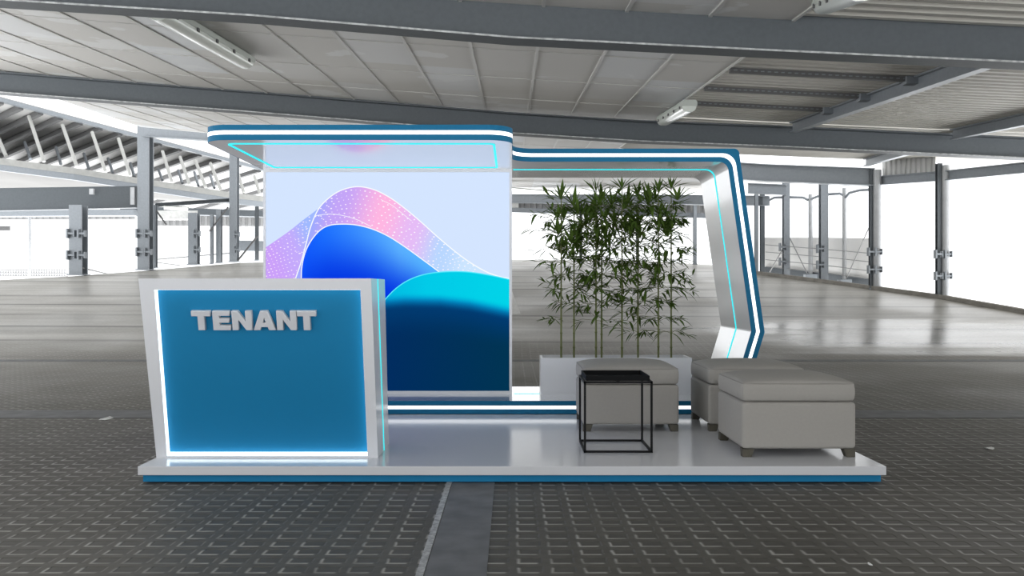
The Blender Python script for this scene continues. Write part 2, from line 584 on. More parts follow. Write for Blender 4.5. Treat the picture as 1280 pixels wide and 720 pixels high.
def deck_block(mb, x0, x1, y0, y1, dz=0.10):
    nrib = int((y1 - y0) / 0.21)
    prof = []
    for i in range(nrib):
        ya = y0 + (y1 - y0) * i / nrib
        st = (y1 - y0) / nrib
        prof += [(ya, 0), (ya + st * .40, 0), (ya + st * .5, .045), (ya + st * .9, .045)]
    prof.append((y1, 0))
    nx = 7
    o = len(mb.v)
    for (y, h) in prof:
        for i in range(nx):
            x = x0 + (x1 - x0) * i / (nx - 1)
            mb.v.append(Vector((x, y, ceil_z(x, y) + dz + h)))
    for j in range(len(prof) - 1):
        for i in range(nx - 1):
            a = o + j * nx + i
            mb.f.append((a, a + 1, a + nx + 1, a + nx)); mb.m.append(0)


deck_block(mb, 2.43, 12.0, -1.0, 14.84, .03)
deck_block(mb, 2.43, 12.0, 15.5, 21.8)
deck = mb.build('ceiling_deck', M['deck'])
tag(deck, 'beige ribbed metal roof deck over the right side', 'roof deck', kind='structure')


# ---- beams
def i_section(depth, fw, tf=0.022, tw=0.014):
    """hung from its top centre line"""
    h = fw / 2; w = tw / 2
    return [(-h, 0), (h, 0), (h, -tf), (w, -tf), (w, -depth + tf), (h, -depth + tf), (h, -depth), (-h, -depth), (-h, -depth + tf), (-w, -depth + tf), (-w, -tf), (-h, -tf)]


def beam(name, tops, depth, fw, material, label, group=None, cat='beam', edge=False):
    mb = MB()
    mb.sweep(i_section(depth, fw), tops)
    o = mb.build(name, material, origin=tops[0])
    if edge:
        h = fw / 2
        em = MB(); em.sweep([(h, -depth - .001), (h + .006, -depth - .001), (h + .006, -depth + .014), (h, -depth + .014)], tops)
        em.build('flange_glint', M['edge_glint'], o)  # thin added strip that carries the painted highlight
    return tag(o, label, cat, group, 'thing')


def beam_line(pix, d, ext=None):
    return [W(px, py, d) for px, py in pix]


A = 7.70
beam('steel_beam', beam_line([(-700, -88), (0, -48), (320, -28), (640, -1), (960, 15), (1280, 30), (1900, 62)], A + .1), 0.365, 0.24, M['steel_dark'],
     'heavy dark grey steel beam crossing the top of the view', 'main roof beams', edge=True)
B = 15.0
beam('steel_beam', beam_line([(-420, 62), (0, 91), (320, 116), (640, 142), (800, 152), (960, 158), (1280, 173), (1560, 187)], B), 0.345, 0.26, M['steel_dark'],
     'long grey steel beam passing just above the booth canopy', 'main roof beams', edge=True)
beam('steel_beam', [W(180, 153, 26.4), W(262, 158, 26.0), W(640, 186, 24.2), W(960, 206, 22.6), W(1093, 211, 22.0)], 0.42, 0.26, M['steel'],
     'grey steel beam behind the booth, ending at the column near the right corner', 'main roof beams')
# joists along the view between the cross beams
for (x, lab) in ((4.55, 'pale steel joist slanting between the two big beams, right of the ribbed bay'),
                 (7.15, 'steel joist at the far right edge meeting the beam above the opening')):
    for (y0, y1) in ((7.95, 14.75),):
        mb = MB()
        sec = [(-.055, .09), (.055, .09), (.055, -.14), (.045, -.14), (.045, .08), (-.045, .08), (-.045, -.13), (-.055, -.13)]
        mb.sweep(i_section(.17, .12, .02, .012), [(x, y0, ceil_z(x, y0) + .025), (x, y1, ceil_z(x, y1) + .025)])
        o = mb.build('roof_joist', M['steel'], origin=(x, y0, ceil_z(x, y0)))
        tag(o, lab, 'joist', 'joists under the ribbed deck', 'thing')
mb = MB(); mb.sweep(i_section(.17, .13, .02, .012), [(7.6, 15.3, ceil_z(7.6, 15.3) + .09), (8.4, 21.6, ceil_z(8.4, 21.6) + .09)])
tag(mb.build('roof_joist', M['steel'], origin=(7.6, 15.3, ceil_z(7.6, 15.3))), 'pale steel joist between the lower beam and the corner column at right', 'joist', 'joists under the ribbed deck', 'thing')
# slotted purlins in the ribbed bay
for yy, lab in ((10.25, 'nearest slotted purlin under the ribbed bay right of the soffit'), (11.6, 'middle slotted purlin under the ribbed bay right of the soffit'),
                (12.95, 'farthest slotted purlin under the ribbed bay, just above the lower beam')):
    mb = MB()
    x0, x1 = 2.45, 4.46
    mb.bar((x0, yy, ceil_z(x0, yy) - .01), (x1, yy, ceil_z(x1, yy) - .01), .06, .055)
    for i in range(26):
        xa = x0 + .04 + i * .076
        za = ceil_z(xa, yy) - .01
        mb.box(xa, xa + .04, yy - .0312, yy - .0302, za - .006, za + .006, 1)
    o = mb.build('purlin', [M['purlin_dark'], M['steel']], origin=(x0, yy, ceil_z(x0, yy)))
    tag(o, lab, 'purlin', 'purlins of the ribbed bay', 'thing')
    cl = MB(); cl.box(x1 - .05, x1 + .10, yy - .07, yy + .06, ceil_z(x1, yy) - .07, ceil_z(x1, yy) + .02)
    cl.build('clamp', M['steel'], o, bevel=.008)


# ---- columns
def clamp_part(col, x, y, z, s):
    """a T shaped bolt clamp on a column: two plates joined by a stub"""
    mb = MB()
    mb.box(x - s * .07, x + s * .06, y - s * .05, y + s * .05, z - s * .02, z + s * .02)
    mb.box(x - s * .10, x - s * .065, y - s * .06, y + s * .06, z - s * .10, z + s * .10)
    mb.box(x + s * .055, x + s * .075, y - s * .06, y + s * .06, z - s * .07, z + s * .07)
    return mb.build('bolt_clamp', M['steel'], col, bevel=.003)


def column(x0, x1, ybase, ytop, d, label, depth=None, clamps=(), material='steel', group='steel columns around the edge', split=None, side=0):
    a, b = W(x0, ybase, d), W(x1, ybase, d)
    zt = W(x0, ytop, d).z
    w = b.x - a.x
    dp = depth or w * 1.1
    cx = (a.x + b.x) / 2
    zb = floor_z(d + dp / 2) if ybase > 300 else a.z
    mb = MB()
    t = w * 0.13
    # H section: two flanges and a web
    mb.box(a.x, b.x, d, d + t, zb, zt)
    mb.box(a.x, b.x, d + dp - t, d + dp, zb, zt)
    mb.box(cx - t / 2, cx + t / 2, d + t, d + dp - t, zb, zt)
    o = mb.build('steel_column', M[material], origin=(cx, d, zb))
    tag(o, label, 'column', group, 'thing')
    bp = MB(); bp.box(a.x - w * .12, b.x + w * .12, d - w * .12, d + dp + w * .12, zb, zb + .035)
    bp.build('base_plate', M['steel'], o)
    for (px, py, s) in clamps:
        c = W(px, py, d)
        s *= .5
        clamp_part(o, c.x, d - (.16 if split else s * .04), c.z, s)
    if split:
        # the pale pipe sleeve that runs beside the column
        p0, p1 = W(split[0], ybase, d), W(split[1], ybase, d)
        r = (p1.x - p0.x) / 2
        ps = MB(); ps.tube([((p0.x + p1.x) / 2, d - r * .3, zb + .01), ((p0.x + p1.x) / 2, d - r * .3, zt - .05)], r, 14)
        ps.build('downpipe', M['steel_light'], o, smooth=40)
    return o


column(86, 102, 346, 256, 25.0, 'short grey column at left standing under the dark crossbeam', clamps=((91, 292, 2.6), (91, 319, 2.6), (104, 292, 2.4), (104, 319, 2.4)), material='steel')
column(171.5, 186, 339, 152, 26.4, 'tall grey column left of the counter, reaching the roof beam', clamps=((177, 292, 2.6), (177, 315, 2.6), (186.5, 292, 2.4), (186.5, 315, 2.4)), material='steel')
column(186.5, 194, 338, 256, 27.0, 'short column close behind the tall column left of the counter', material='steel')
column(235, 246, 332, 266, 28.0, 'short grey column in the middle of the left opening, under the white soffit box', clamps=((247, 292, 2.4), (247, 312, 2.4)), material='steel')
column(262.5, 266, 330.5, 268, 28.4, 'thin post at left, just before the pair near the canopy', material='steel')
column(270, 276, 330, 262, 28.7, 'slim column with diagonal brace left of the tall canopy side column', material='steel')
column(286.5, 296, 328.5, 190, 29.0, 'tall grey column rising to the canopy left edge', clamps=((297, 293, 2.2), (297, 312, 2.2)), material='steel')
column(318.5, 322.5, 327, 258, 29.6, 'thin dark post right beside the left edge of the screen wall', material='steel_dark')
column(1172, 1178, 373, 204, 20.3, 'foremost column in the bright right opening, with a pipe beside it', clamps=((1169.5, 318, 1.9), (1169.5, 345, 1.9), (1181, 318, 1.9), (1181, 345, 1.9)), material='steel_dark', split=(1177, 1186))
column(1087.5, 1092, 362, 210, 21.95, 'corner column at right where the roof beam ends, with a pipe beside it', clamps=((1086.5, 315, 2.0), (1086.5, 337, 2.0), (1095, 315, 2.0), (1095, 337, 2.0)), material='steel_dark', split=(1091, 1101))
column(1026.5, 1035.5, 352.5, 226, 23.4, 'grey column between the two pale fence posts at right', clamps=((1025.5, 311, 2.2), (1025.5, 331, 2.2)), material='steel')
column(980, 987.5, 345, 226, 24.6, 'slim grey column right of the booth side support, under the beam end', clamps=((978.5, 309, 2.2), (978.5, 327, 2.2)), material='steel')
column(944, 948, 342, 238, 25.4, 'first of two close thin columns right against the booth side support', material='steel')
column(951, 956, 342, 240, 25.5, 'second of two close thin columns just right of the booth side support', material='steel_dark')
column(724.5, 728, 325.5, 258, 28.9, 'thin distant post behind the second bamboo from left', material='steel_dark')
column(795.5, 799, 326.5, 255, 28.6, 'thin distant post behind the sixth bamboo from left', material='steel_dark')
column(867, 871, 330, 252, 28.3, 'thin distant post behind the right end of the bamboo', material='steel')

# pale fence posts and wires at right
for (xa, xb, yb, yt, d, lab) in ((1010.5, 1016, 348, 243, 24.4, 'pale fence post left of the middle right column'), (1053, 1058, 356, 235, 23.1, 'pale fence post left of the corner column at right')):
    p, q = W(xa, yb, d), W(xb, yb, d)
    mb = MB(); mb.tube([((p.x + q.x) / 2, d, floor_z(d)), ((p.x + q.x) / 2, d, W(xa, yt, d).z)], (q.x - p.x) / 2, 12)
    o = mb.build('fence_post', M['steel_light'], origin=((p.x + q.x) / 2, d, floor_z(d)), smooth=40)
    tag(o, lab, 'post', 'pale fence posts', 'thing')
    f = MB(); f.box(p.x - .1, q.x + .1, d - .12, d + .12, floor_z(d), floor_z(d) + .12); f.build('foot', M['steel'], o, bevel=.01)
wf = thing('wire_fence', (7.0, 24.4, floor_z(24.4)), 'fence of thin wires with crossed braces between the right columns', 'fence')
for dy in (0, 9, 18.5, 27):
    mb = MB(); mb.tube([W(957, 306 + dy, 25.3), W(1030, 311.5 + dy * 1.08, 23.55), W(1092, 317 + dy * 1.2, 22.1)], .011, 6)
    mb.build('wire', M['wire'], wf)
for a, b in (((1010, 344, 24.4), (987, 297, 24.7)), ((962, 340, 25.3), (978, 312, 24.8)), ((1057, 350, 23.1), (1086, 285, 22.2))):
    mb = MB(); mb.tube([W(*a), W(*b)], .014, 6); mb.build('brace', M['wire'], wf)
for pts in (((962, 250, 25.2), (968, 247, 25.0), (985, 246.5, 24.8), (1004, 247, 24.5), (1010, 250, 24.4)), ((1014, 249, 24.3), (1022, 245.5, 24.0), (1036, 243, 23.6), (1050, 242, 23.2), (1054, 244, 23.1)),
            ((1057, 247, 23.05), (1062, 241, 22.9), (1074, 238, 22.5), (1087, 237, 22.15))):
    mb = MB(); mb.tube([W(*p) for p in pts], .035, 8); mb.build('top_hoop', M['steel'], wf, smooth=50)
# pale windbreak sheet and dark base rail behind the wires
mb = MB()
a, b, c = W(955, 297, 26.0), W(1030, 297, 24.2), W(1092, 298, 22.6)
vv = []
for p in (a, b, c):
    vv.append((p.x, p.y, p.z)); vv.append((p.x, p.y, floor_z(p.y) - .2)); vv.append((p.x + .02, p.y + .03, p.z)); vv.append((p.x + .02, p.y + .03, floor_z(p.y) - .2))
mb.add(vv, [(0, 1, 5, 4), (4, 5, 9, 8), (2, 6, 7, 3), (6, 10, 11, 7), (0, 4, 6, 2), (4, 8, 10, 6), (1, 3, 7, 5), (5, 7, 11, 9), (0, 2, 3, 1), (8, 9, 11, 10)])
tag(mb.build('windbreak_sheet', M['screen_mesh'], origin=b), 'pale low windbreak sheet behind the wire fence at right', 'windbreak')
mb = MB()
mb.sweep([(-.02, 0), (.02, 0), (.02, .17), (-.02, .17)], [Vector((p.x, p.y - .12, floor_z(p.y - .12))) for p in (a, b, c)])
tag(mb.build('base_rail', M['steel_dark'], origin=(b.x, b.y - .12, floor_z(b.y))), 'dark rail along the foot of the windbreak at right', 'rail', kind='thing')

# edge beam and ribbed fascia above the right opening
beam('edge_beam', [W(1102, 220, 21.9), W(1178, 214, 20.4), W(1280, 203, 18.2), W(1420, 186, 15.8)], .22, .16, M['steel'], 'edge beam running over the bright right opening', cat='beam')


def corrugated(p0, p1, h0, h1, pitch, amp, name, label, material='fascia'):
    """a standing ribbed sheet from p0 to p1 (bottom edge), of height h0 to h1"""
    p0, p1 = Vector(p0), Vector(p1)
    t = p1 - p0; L = t.length; n = max(4, int(L / pitch))
    nrm = Vector((t.y, -t.x, 0)).normalized()
    mb = MB(); o = 0
    for i in range(n):
        for fr, s in ((0, -1), (.4, -1), (.5, 1), (.9, 1)):
            u = (i + fr) / n
            base = p0 + t * u
            q = base + nrm * s * amp
            mb.v.append(q); mb.v.append(q + Vector((0, 0, h0 + (h1 - h0) * u)))
    m_ = len(mb.v) // 2
    for i in range(m_ - 1):
        mb.f.append((2 * i, 2 * i + 2, 2 * i + 3, 2 * i + 1)); mb.m.append(0)
    ob = mb.build(name, M[material], origin=p0)
    return tag(ob, label, 'fascia', kind='thing')


corrugated(W(1102, 223, 22.0), W(1171, 216, 20.6), .62, .40, .13, .022, 'ribbed_fascia', 'short ribbed metal fascia between the corner column and the foremost right column', 'fascia_light')
corrugated(W(560, 258, 30.4), W(900, 268, 28.4), .42, .40, .20, .03, 'ribbed_fascia', 'long ribbed metal fascia seen through the gap behind the bamboo')
corrugated(W(196, 282, 33.0), W(345, 283, 34.0), .40, .46, .22, .03, 'ribbed_fascia', 'ribbed metal fascia far behind the left columns near the screen wall')
corrugated(W(-160, 275, 31.0), W(170, 274, 32.0), .22, .20, .22, .03, 'ribbed_fascia', 'narrow ribbed metal fascia above the far left opening')
mb = MB(); mb.sweep([(-.05, -.12), (.05, -.12), (.05, .03), (-.05, .03)], [W(560, 258.5, 30.3), W(900, 268.5, 28.3)])
tag(mb.build('fascia_rail', M['steel'], origin=W(560, 258, 30.3)), 'grey rail along the foot of the ribbed fascia behind the bamboo', 'rail', kind='thing')
mb = MB(); p = W(642, 257, 29.6); mb.box(p.x - .2, p.x + .16, 29.55, 29.58, p.z - .07, p.z + .07)
tag(mb.build('sign_plate', M['paint'], origin=p), 'small white sign plate on the fascia by the right edge of the screen wall', 'sign', kind='thing')
# soffit beyond the third beam, with a lit tube line
mb = MB()
a, b, c, d_ = W(560, 216, 25.2), W(905, 222, 23.6), W(905, 240, 28.5), W(560, 234, 30.5)
mb.hexa([a, b, c, d_] + [q + Vector((0, 0, .1)) for q in (a, b, c, d_)])
tag(mb.build('soffit', M['ceiling'], origin=a), 'pale panelled soffit beyond the rear roof beam', 'soffit', kind='structure')
t_ = thing('tube_lamp', W(640, 236, 27.6), 'lit white tube lamp under the far soffit behind the bamboo', 'lamp', 'ceiling lamps')
mb = MB(); mb.bar(W(590, 233, 27.6), W(712, 243, 27.2), .14, .10); mb.build('lit_tube', M['lamp_on'], t_)
mb = MB(); mb.bar(W(590, 231, 27.6), W(712, 241, 27.2), .20, .03); mb.build('housing', M['lamp_body'], t_)
# rear cross beam seen in the gap at right of the bamboo
beam('steel_beam', [W(640, 243, 29.5), W(870, 244, 26.6), W(962, 245, 25.4)], .28, .2, M['steel'], 'lower grey beam behind the bamboo tops, left of the booth side support', 'main roof beams')
beam('steel_beam', [W(935, 229, 24.9), W(983, 231, 24.5)], .28, .2, M['steel'], 'short grey beam end butting against the slim column right of the booth', 'main roof beams')


# ---- lamps on the ceiling
def tube_lamp(p0, p1, w, label, hangers=True):
    p0, p1 = Vector(p0), Vector(p1)
    t_ = thing('ceiling_lamp', (p0 + p1) / 2, label, 'lamp', 'ceiling lamps')
    ax = (p1 - p0).normalized()
    side = ax.cross(Vector((0, 0, 1))).normalized(); up = side.cross(ax)

    def loft(sec, nm, material, a, b):
        mb = MB()
        n = len(sec)
        v = [a + side * s * w + up * u * w for s, u in sec] + [b + side * s * w + up * u * w for s, u in sec]
        f = [tuple(range(n)), tuple(reversed(range(n, 2 * n)))] + [(i, (i + 1) % n, n + (i + 1) % n, n + i) for i in range(n)]
        mb.add(v, f)
        return mb.build(nm, M[material], t_, smooth=40)
    loft([(-.5, .30), (-.5, .05), (.5, .05), (.5, .30), (.38, .42), (-.38, .42)], 'housing', 'lamp_body', p0, p1)
    dif = loft([(-.47, .05), (-.45, -.10), (-.36, -.24), (-.18, -.32), (.18, -.32), (.36, -.24), (.45, -.10), (.47, .05)], 'diffuser', 'lamp_glass', p0 + ax * w * .15, p1 - ax * w * .15)
    for s in (-1, 1):
        for i in range(5):
            mb = MB()
            c = p0 + (p1 - p0) * (.08 + .21 * i) + side * s * w * .5
            mb.bar(c - ax * .03, c + ax * .03, w * .05, w * .18)
            mb.build('clip', M['purlin_dark'], t_)
    if hangers:
        for fr in (.2, .8):
            c = p0 + (p1 - p0) * fr
            mb = MB(); mb.tube([c + up * w * .4, Vector((c.x, c.y, ceil_z(min(c.x, 2.4), c.y) - .002))], w * .05, 6)
            mb.build('hanger', M['steel'], t_)
    return t_


tube_lamp((-3.36, 8.6, ceil_z(-3.36, 8.6) - .11), (-3.30, 11.3, ceil_z(-3.30, 11.3) - .11), .22, 'long tube lamp under the soffit at upper left', True)
tube_lamp(W(862, 133, 12.2), W(829, 152, 14.3), .21, 'tube lamp hanging at the right end of the soffit above the booth', True)
tube_lamp(W(1030, 8, 7.2), W(1078, -12, 5.6), .19, 'tube lamp cut by the top edge of the view at right', True)
t_ = thing('ceiling_lamp', W(437, 153, 20.0), 'small twin lit tubes just above the canopy, seen under the lower beam', 'lamp', 'ceiling lamps')
for (x0, x1) in ((426, 431), (437, 442)):
    mb = MB(); mb.bar(W(x0, 150, 19.6), W(x1 + 2, 157, 20.8), .06, .05); mb.build('lit_tube', M['lamp_on'], t_)
mb = MB(); mb.bar(W(431, 148.5, 19.7), W(440, 155, 20.8), .34, .03); mb.build('housing', M['lamp_body'], t_)

# ---- the sloping roof with struts beyond the left columns
rf = thing('sloping_roof', W(180, 230, 30.0), 'sloping lattice roof with pale struts beyond the left columns', 'roof', kind='thing')


def eave(t):                    # t = 0 at the frame's left edge, 1 at the screen wall
    return W(0 + 345 * t, 123 + 92 * t, 27.6 + 8.4 * t)


def valley(t):
    return W(-150 + 345 * t, 198 + 62 * t, 35 + 8.0 * t)


mb = MB()
n = 8
for i in range(n):
    t0, t1 = -.6 + 1.50 * i / n, -.6 + 1.50 * (i + 1) / n
    up = Vector((0, 0, .06))
    mb.hexa([eave(t0), eave(t1), valley(t1), valley(t0)] + [q + up for q in (eave(t0), eave(t1), valley(t1), valley(t0))])
mb.build('roof_sheet', M['lattice_sheet'], rf)
i = 0
t = -.5
while t < 1.35:
    mb = MB()
    dz = Vector((0, 0, -.10))
    mb.bar(eave(t) + dz, valley(t) + dz, .15, .15)
    mb.build('purlin', M['purlin_dark'], rf)
    t += .072
    i += 1
mb = MB(); mb.sweep([(-.08, -.10), (.08, -.10), (.08, .02), (-.08, .02)], [eave(-.6), eave(0), eave(.5), eave(1.0)]); mb.build('eave_beam', M['steel'], rf)
# bottom chord
chord = [(-180, 167, 26.2), (0, 201, 27.4), (92, 213, 28.3), (175, 226, 29.4), (285, 243, 31.5), (345, 250, 33.0)]
mb = MB(); mb.sweep([(-.1, -.12), (.1, -.12), (.1, .07), (-.1, .07)], [W(*p) for p in chord]); mb.build('chord', M['chord'], rf)
mb = MB(); mb.sweep([(-.08, -.30), (.08, -.30), (.08, -.121), (-.08, -.121)], [W(*p) for p in chord]); mb.build('chord_channel', M['steel'], rf)
for (bx, by, tx, ty) in ((7.5, 195, 0 - 6, 163), (55, 202, 36, 145), (96, 208, 78, 156), (132, 215, 115, 165), (163, 220, 148, 173), (190.6, 224, 184, 203), (215, 228, 203, 189),
                         (237, 231, 225, 196), (257, 234, 244, 200), (276, 237, 263, 204), (305, 241, 297, 215), (325, 243, 318, 220)):
    d = 27.4 + 5.0 * bx / 340
    mb = MB(); mb.tube([W(bx, by, d), W(tx, ty, d + .6)], .055, 8); mb.build('strut', M['strut'], rf, smooth=50)
for (bx, by, tx, ty) in ((38, 199, 31, 178), (76, 205, 70, 184), (111, 211, 105, 192), (141, 216, 135, 198), (168, 221, 163, 204), (203, 225, 198, 212), (228, 229, 223, 213), (248, 232, 243, 215), (268, 235, 263, 219)):
    d = 28.6 + 5.0 * bx / 340
    mb = MB(); mb.tube([W(bx, by, d), W(tx, ty, d + .6)], .05, 8); mb.build('strut', M['steel'], rf, smooth=50)

# deck slab under the chord and the dark crossbeam
mb = MB()
a, b, c, d_ = W(-200, 177, 26.6), W(345, 256, 33.2), W(345, 259, 35.6), W(-230, 222, 34.5)
mb.hexa([a, b, c, d_] + [q + Vector((0, 0, .12)) for q in (a, b, c, d_)])
tag(mb.build('upper_deck', M['sheet'], origin=a), 'pale underside of the deck behind the left columns', 'deck slab', kind='thing')
mb = MB()
p0, p1 = W(-320, 241, 24.0), W(171, 233, 26.55)
mb.sweep(i_section(.63, .3, .03, .28), [p0, p1])
cb = mb.build('crossbeam', M['steel_dark'], origin=p1)
tag(cb, 'deep dark crossbeam at left, ending at the tall column', 'beam', kind='thing')
mb = MB(); mb.box(p1.x - .10, p1.x + .02, p1.y - .22, p1.y - .15, p1.z - .55, p1.z - .05); mb.build('end_plate', M['steel_light'], cb)
mb = MB(); mb.bar(W(115, 236, 25.9), W(115, 243, 25.9), .10, .12); mb.build('bracket', M['steel_light'], cb)
beam('crossbeam', [W(194, 254, 28.0), W(287, 248, 29.2)], .12, .16, M['steel_dark'], 'thin dark crossbeam between the two tall left columns', cat='beam')
mb = MB(); mb.bar(W(150, 262, 31.0), W(340, 268, 33.0), .5, .22); tag(mb.build('crossbeam', M['steel_dark'], origin=W(150, 262, 31.0)), 'dark distant crossbeam under the deck at left of the canopy', 'beam', kind='thing')
mb = MB(); mb.sweep([(-.25, -.16), (.25, -.16), (.25, .1), (-.25, .1)], [W(196, 268, 28.2), W(247, 268, 28.6)])
tag(mb.build('soffit_box', M['paint'], origin=W(196, 268, 28.2)), 'white boxed soffit over the short column in the left opening', 'soffit', kind='thing')
mb = MB(); mb.bar(W(-300, 269, 29.5), W(170, 266, 30.5), .4, .2)
tag(mb.build('crossbeam', M['steel'], origin=W(-300, 269, 29.5)), 'grey beam above the far left opening', 'beam', kind='thing')
mb = MB(); mb.bar(W(206, 259.5, 27.6), W(234, 261.0, 28.0), .16, .1)
t_ = thing('tube_lamp', W(220, 260, 27.8), 'lit white tube lamp between the two tall left columns', 'lamp', 'ceiling lamps')
mb.build('lit_tube', M['lamp_on'], t_)
mb = MB(); mb.bar(W(205, 258, 27.6), W(235, 259.5, 28.0), .2, .03); mb.build('housing', M['lamp_body'], t_)
# brace, barrier, fence and cables in the left opening
mb = MB(); mb.tube([W(297, 326, 29.1), W(322, 295, 29.5)], .03, 8)
tag(mb.build('brace_rod', M['purlin_dark'], origin=W(297, 326, 29.1)), 'dark brace rod at the foot of the column by the screen wall', 'brace', 'brace rods')
mb = MB(); mb.tube([W(262, 289, 28.3), W(285, 259, 28.9)], .025, 8)
tag(mb.build('brace_rod', M['purlin_dark'], origin=W(262, 289, 28.3)), 'dark brace rod slanting between the thin post and the tall canopy side column', 'brace', 'brace rods')
mb = MB(); mb.tube([W(196, 264, 27.0), W(208, 281, 27.0)], .025, 8)
tag(mb.build('brace_rod', M['purlin_dark'], origin=W(196, 264, 27.0)), 'short dark brace rod right of the tall column left of the counter', 'brace', 'brace rods')
mb = MB(); mb.sweep([(-.05, -.17), (.05, -.17), (.05, .17), (-.05, .17)], [W(297, 307, 30.0), W(345, 308, 30.6)])
tag(mb.build('barrier_rail', M['steel'], origin=W(297, 307, 30)), 'grey barrier rail right of the tall canopy side column', 'rail', kind='thing')
for (p, q, lab) in (((194, 324.5, 27.6), (287, 316.5, 29.3), 'thin barrier cable rising across the left opening'), ((103, 335, 25.3), (134, 342.5, 25.9), 'thin slack cable at the foot of the short left column'),
                    ((194, 328, 27.6), (225, 332, 28.0), 'thin slack cable at the foot of the pair of columns left of the counter')):
    mb = MB(); mb.tube([W(*p), W(*q)], .022, 6)
    tag(mb.build('barrier_cable', M['wire'], origin=W(*p)), lab, 'cable', 'barrier cables')
mf = thing('mesh_fence', W(37, 345, 27.0), 'low mesh fence with a tall post in the far left opening', 'fence')
mb = MB(); mb.tube([W(37, 345, 27.0), W(37, 272, 27.0)], .045, 10); mb.build('post', M['steel_light'], mf, smooth=50)
mb = MB()
for py in (337.5, 341, 344.5): mb.tube([W(-60, py, 26.8), W(85, py + .8, 27.6)], .02, 6)
for i in range(45):
    x = -60 + i * 3.2
    mb.tube([W(x, 337, 26.8 + .8 * i / 45), W(x, 345, 26.8 + .8 * i / 45)], .02, 5)
mb.build('mesh_panel', M['wire'], mf)
mb = MB(); mb.box(*[v for v in (W(-6, 283, 30).x, W(11.5, 283, 30).x, 30, 30.06, W(0, 288, 30).z, W(0, 282.5, 30).z)])
o = mb.build('sign_plate', M['purlin_dark'], origin=W(3, 285, 30)); tag(o, 'small dark slatted plate hanging outside at the left edge of the view', 'sign', kind='thing')

# scraps on the floor
for (px, py, w, h, lab) in ((1237, 561, .05, .035, 'small torn white paper scrap on the floor right of the platform'), (1088, 707, .016, .012, 'tiny white crumb of paper near the bottom edge of the view'),
                            (133, 524, .085, .07, 'pale square scrap on the floor left of the counter')):
    c = floor_pt(px, py)
    rng_ = random.Random(px)
    mb = MB()
    pl = [(c.x + (w / 2) * (1 + .35 * (rng_.random() - .5)) * math.cos(a), c.y + h * (1.2 + .5 * (rng_.random() - .5)) * math.sin(a)) for a in [2 * math.pi * i / 9 + .4 for i in range(9)]]
    mb.prism(pl, lambda x, y: (x, y, .004), lambda x, y: (x, y, .007 + .006 * math.sin(x * 90)))
    tag(mb.build('paper_scrap', M['paper'], origin=(c.x, c.y, 0)), lab, 'paper scrap')

# ================================================================== THE BOOTH
PX = 2.011
# ---- platform
pf = thing('platform', (0, 4.89, 0), 'low white glossy booth platform with blue plinth', 'platform')
mb = MB(); mb.box(-PX, PX, 4.89, 7.95, .047, .095); mb.build('deck', M['deck_white'], pf, bevel=.0025)
mb = MB(); mb.box(-PX + .021, PX - .021, 4.911, 7.93, .008, .047); mb.build('plinth', M['panel_blue'], pf)  # lighter copy of the fascia blue, its colour offsetting the shade here

# ---- ribbon frame: step, side support and roof
Y0, Y1 = 6.90, 7.90
INNER = [(.16, 2.010), (1.631, 2.010), (1.813, .726), (1.653, .198), (-PX, .198)]
TH = .099


def offset_line(pts, d):
    """miter offset to the outside (right of the roof, past the leg, under the step)"""
    out = []
    for i, p in enumerate(pts):
        p = Vector(p)
        ns = []
        if i > 0:
            t = (p - Vector(pts[i - 1])).normalized(); ns.append(Vector((-t.y, t.x)))
        if i < len(pts) - 1:
            t = (Vector(pts[i + 1]) - p).normalized(); ns.append(Vector((-t.y, t.x)))
        nrm = ns[0]
        if len(ns) == 2:
            b = (ns[0] + ns[1]).normalized()
            out.append(p + b * (d / b.dot(ns[0])))
        else:
            out.append(p + nrm * d)
    return out


def round_line(pts, radii, n=8):
    """replace inner corners by arcs; every corner gives n + 1 points"""
    res = [Vector(pts[0])]
    for i in range(1, len(pts) - 1):
        a, p, b = Vector(pts[i - 1]), Vector(pts[i]), Vector(pts[i + 1])
        u, v = (a - p).normalized(), (b - p).normalized()
        ang = math.acos(max(-1, min(1, u.dot(v))))
        r = radii[i - 1]
        if r <= 0.0005:
            res += [p.copy() for _ in range(n + 1)]
            continue
        k = r / math.tan(ang / 2)
        s, e = p + u * k, p + v * k
        c = p + (u + v).normalized() * (r / math.sin(ang / 2))
        a0 = math.atan2(s.y - c.y, s.x - c.x); a1 = math.atan2(e.y - c.y, e.x - c.x)
        da = (a1 - a0 + math.pi) % (2 * math.pi) - math.pi
        for j in range(n + 1):
            q = a0 + da * j / n
            res.append(c + Vector((math.cos(q), math.sin(q))) * r)
    res.append(Vector(pts[-1]))
    return res


def oline(d, r):
    return round_line(offset_line(INNER, d), r)


LN = {0: oline(0, [.075, .05, .0, ]), 1: oline(.0365, [.10, .045, .0]), 2: oline(.0625, [.10, .05, .0]), 3: oline(TH, [.04, .06, .0])}
# indices along the lines: 0 start, 1..9 roof corner, 10..18 elbow, 19..27 foot, 28 step's end
fr = thing('booth_frame', (0, 6.9, .095), 'white booth frame of canopy roof, leaning side support and rear step', 'booth frame')


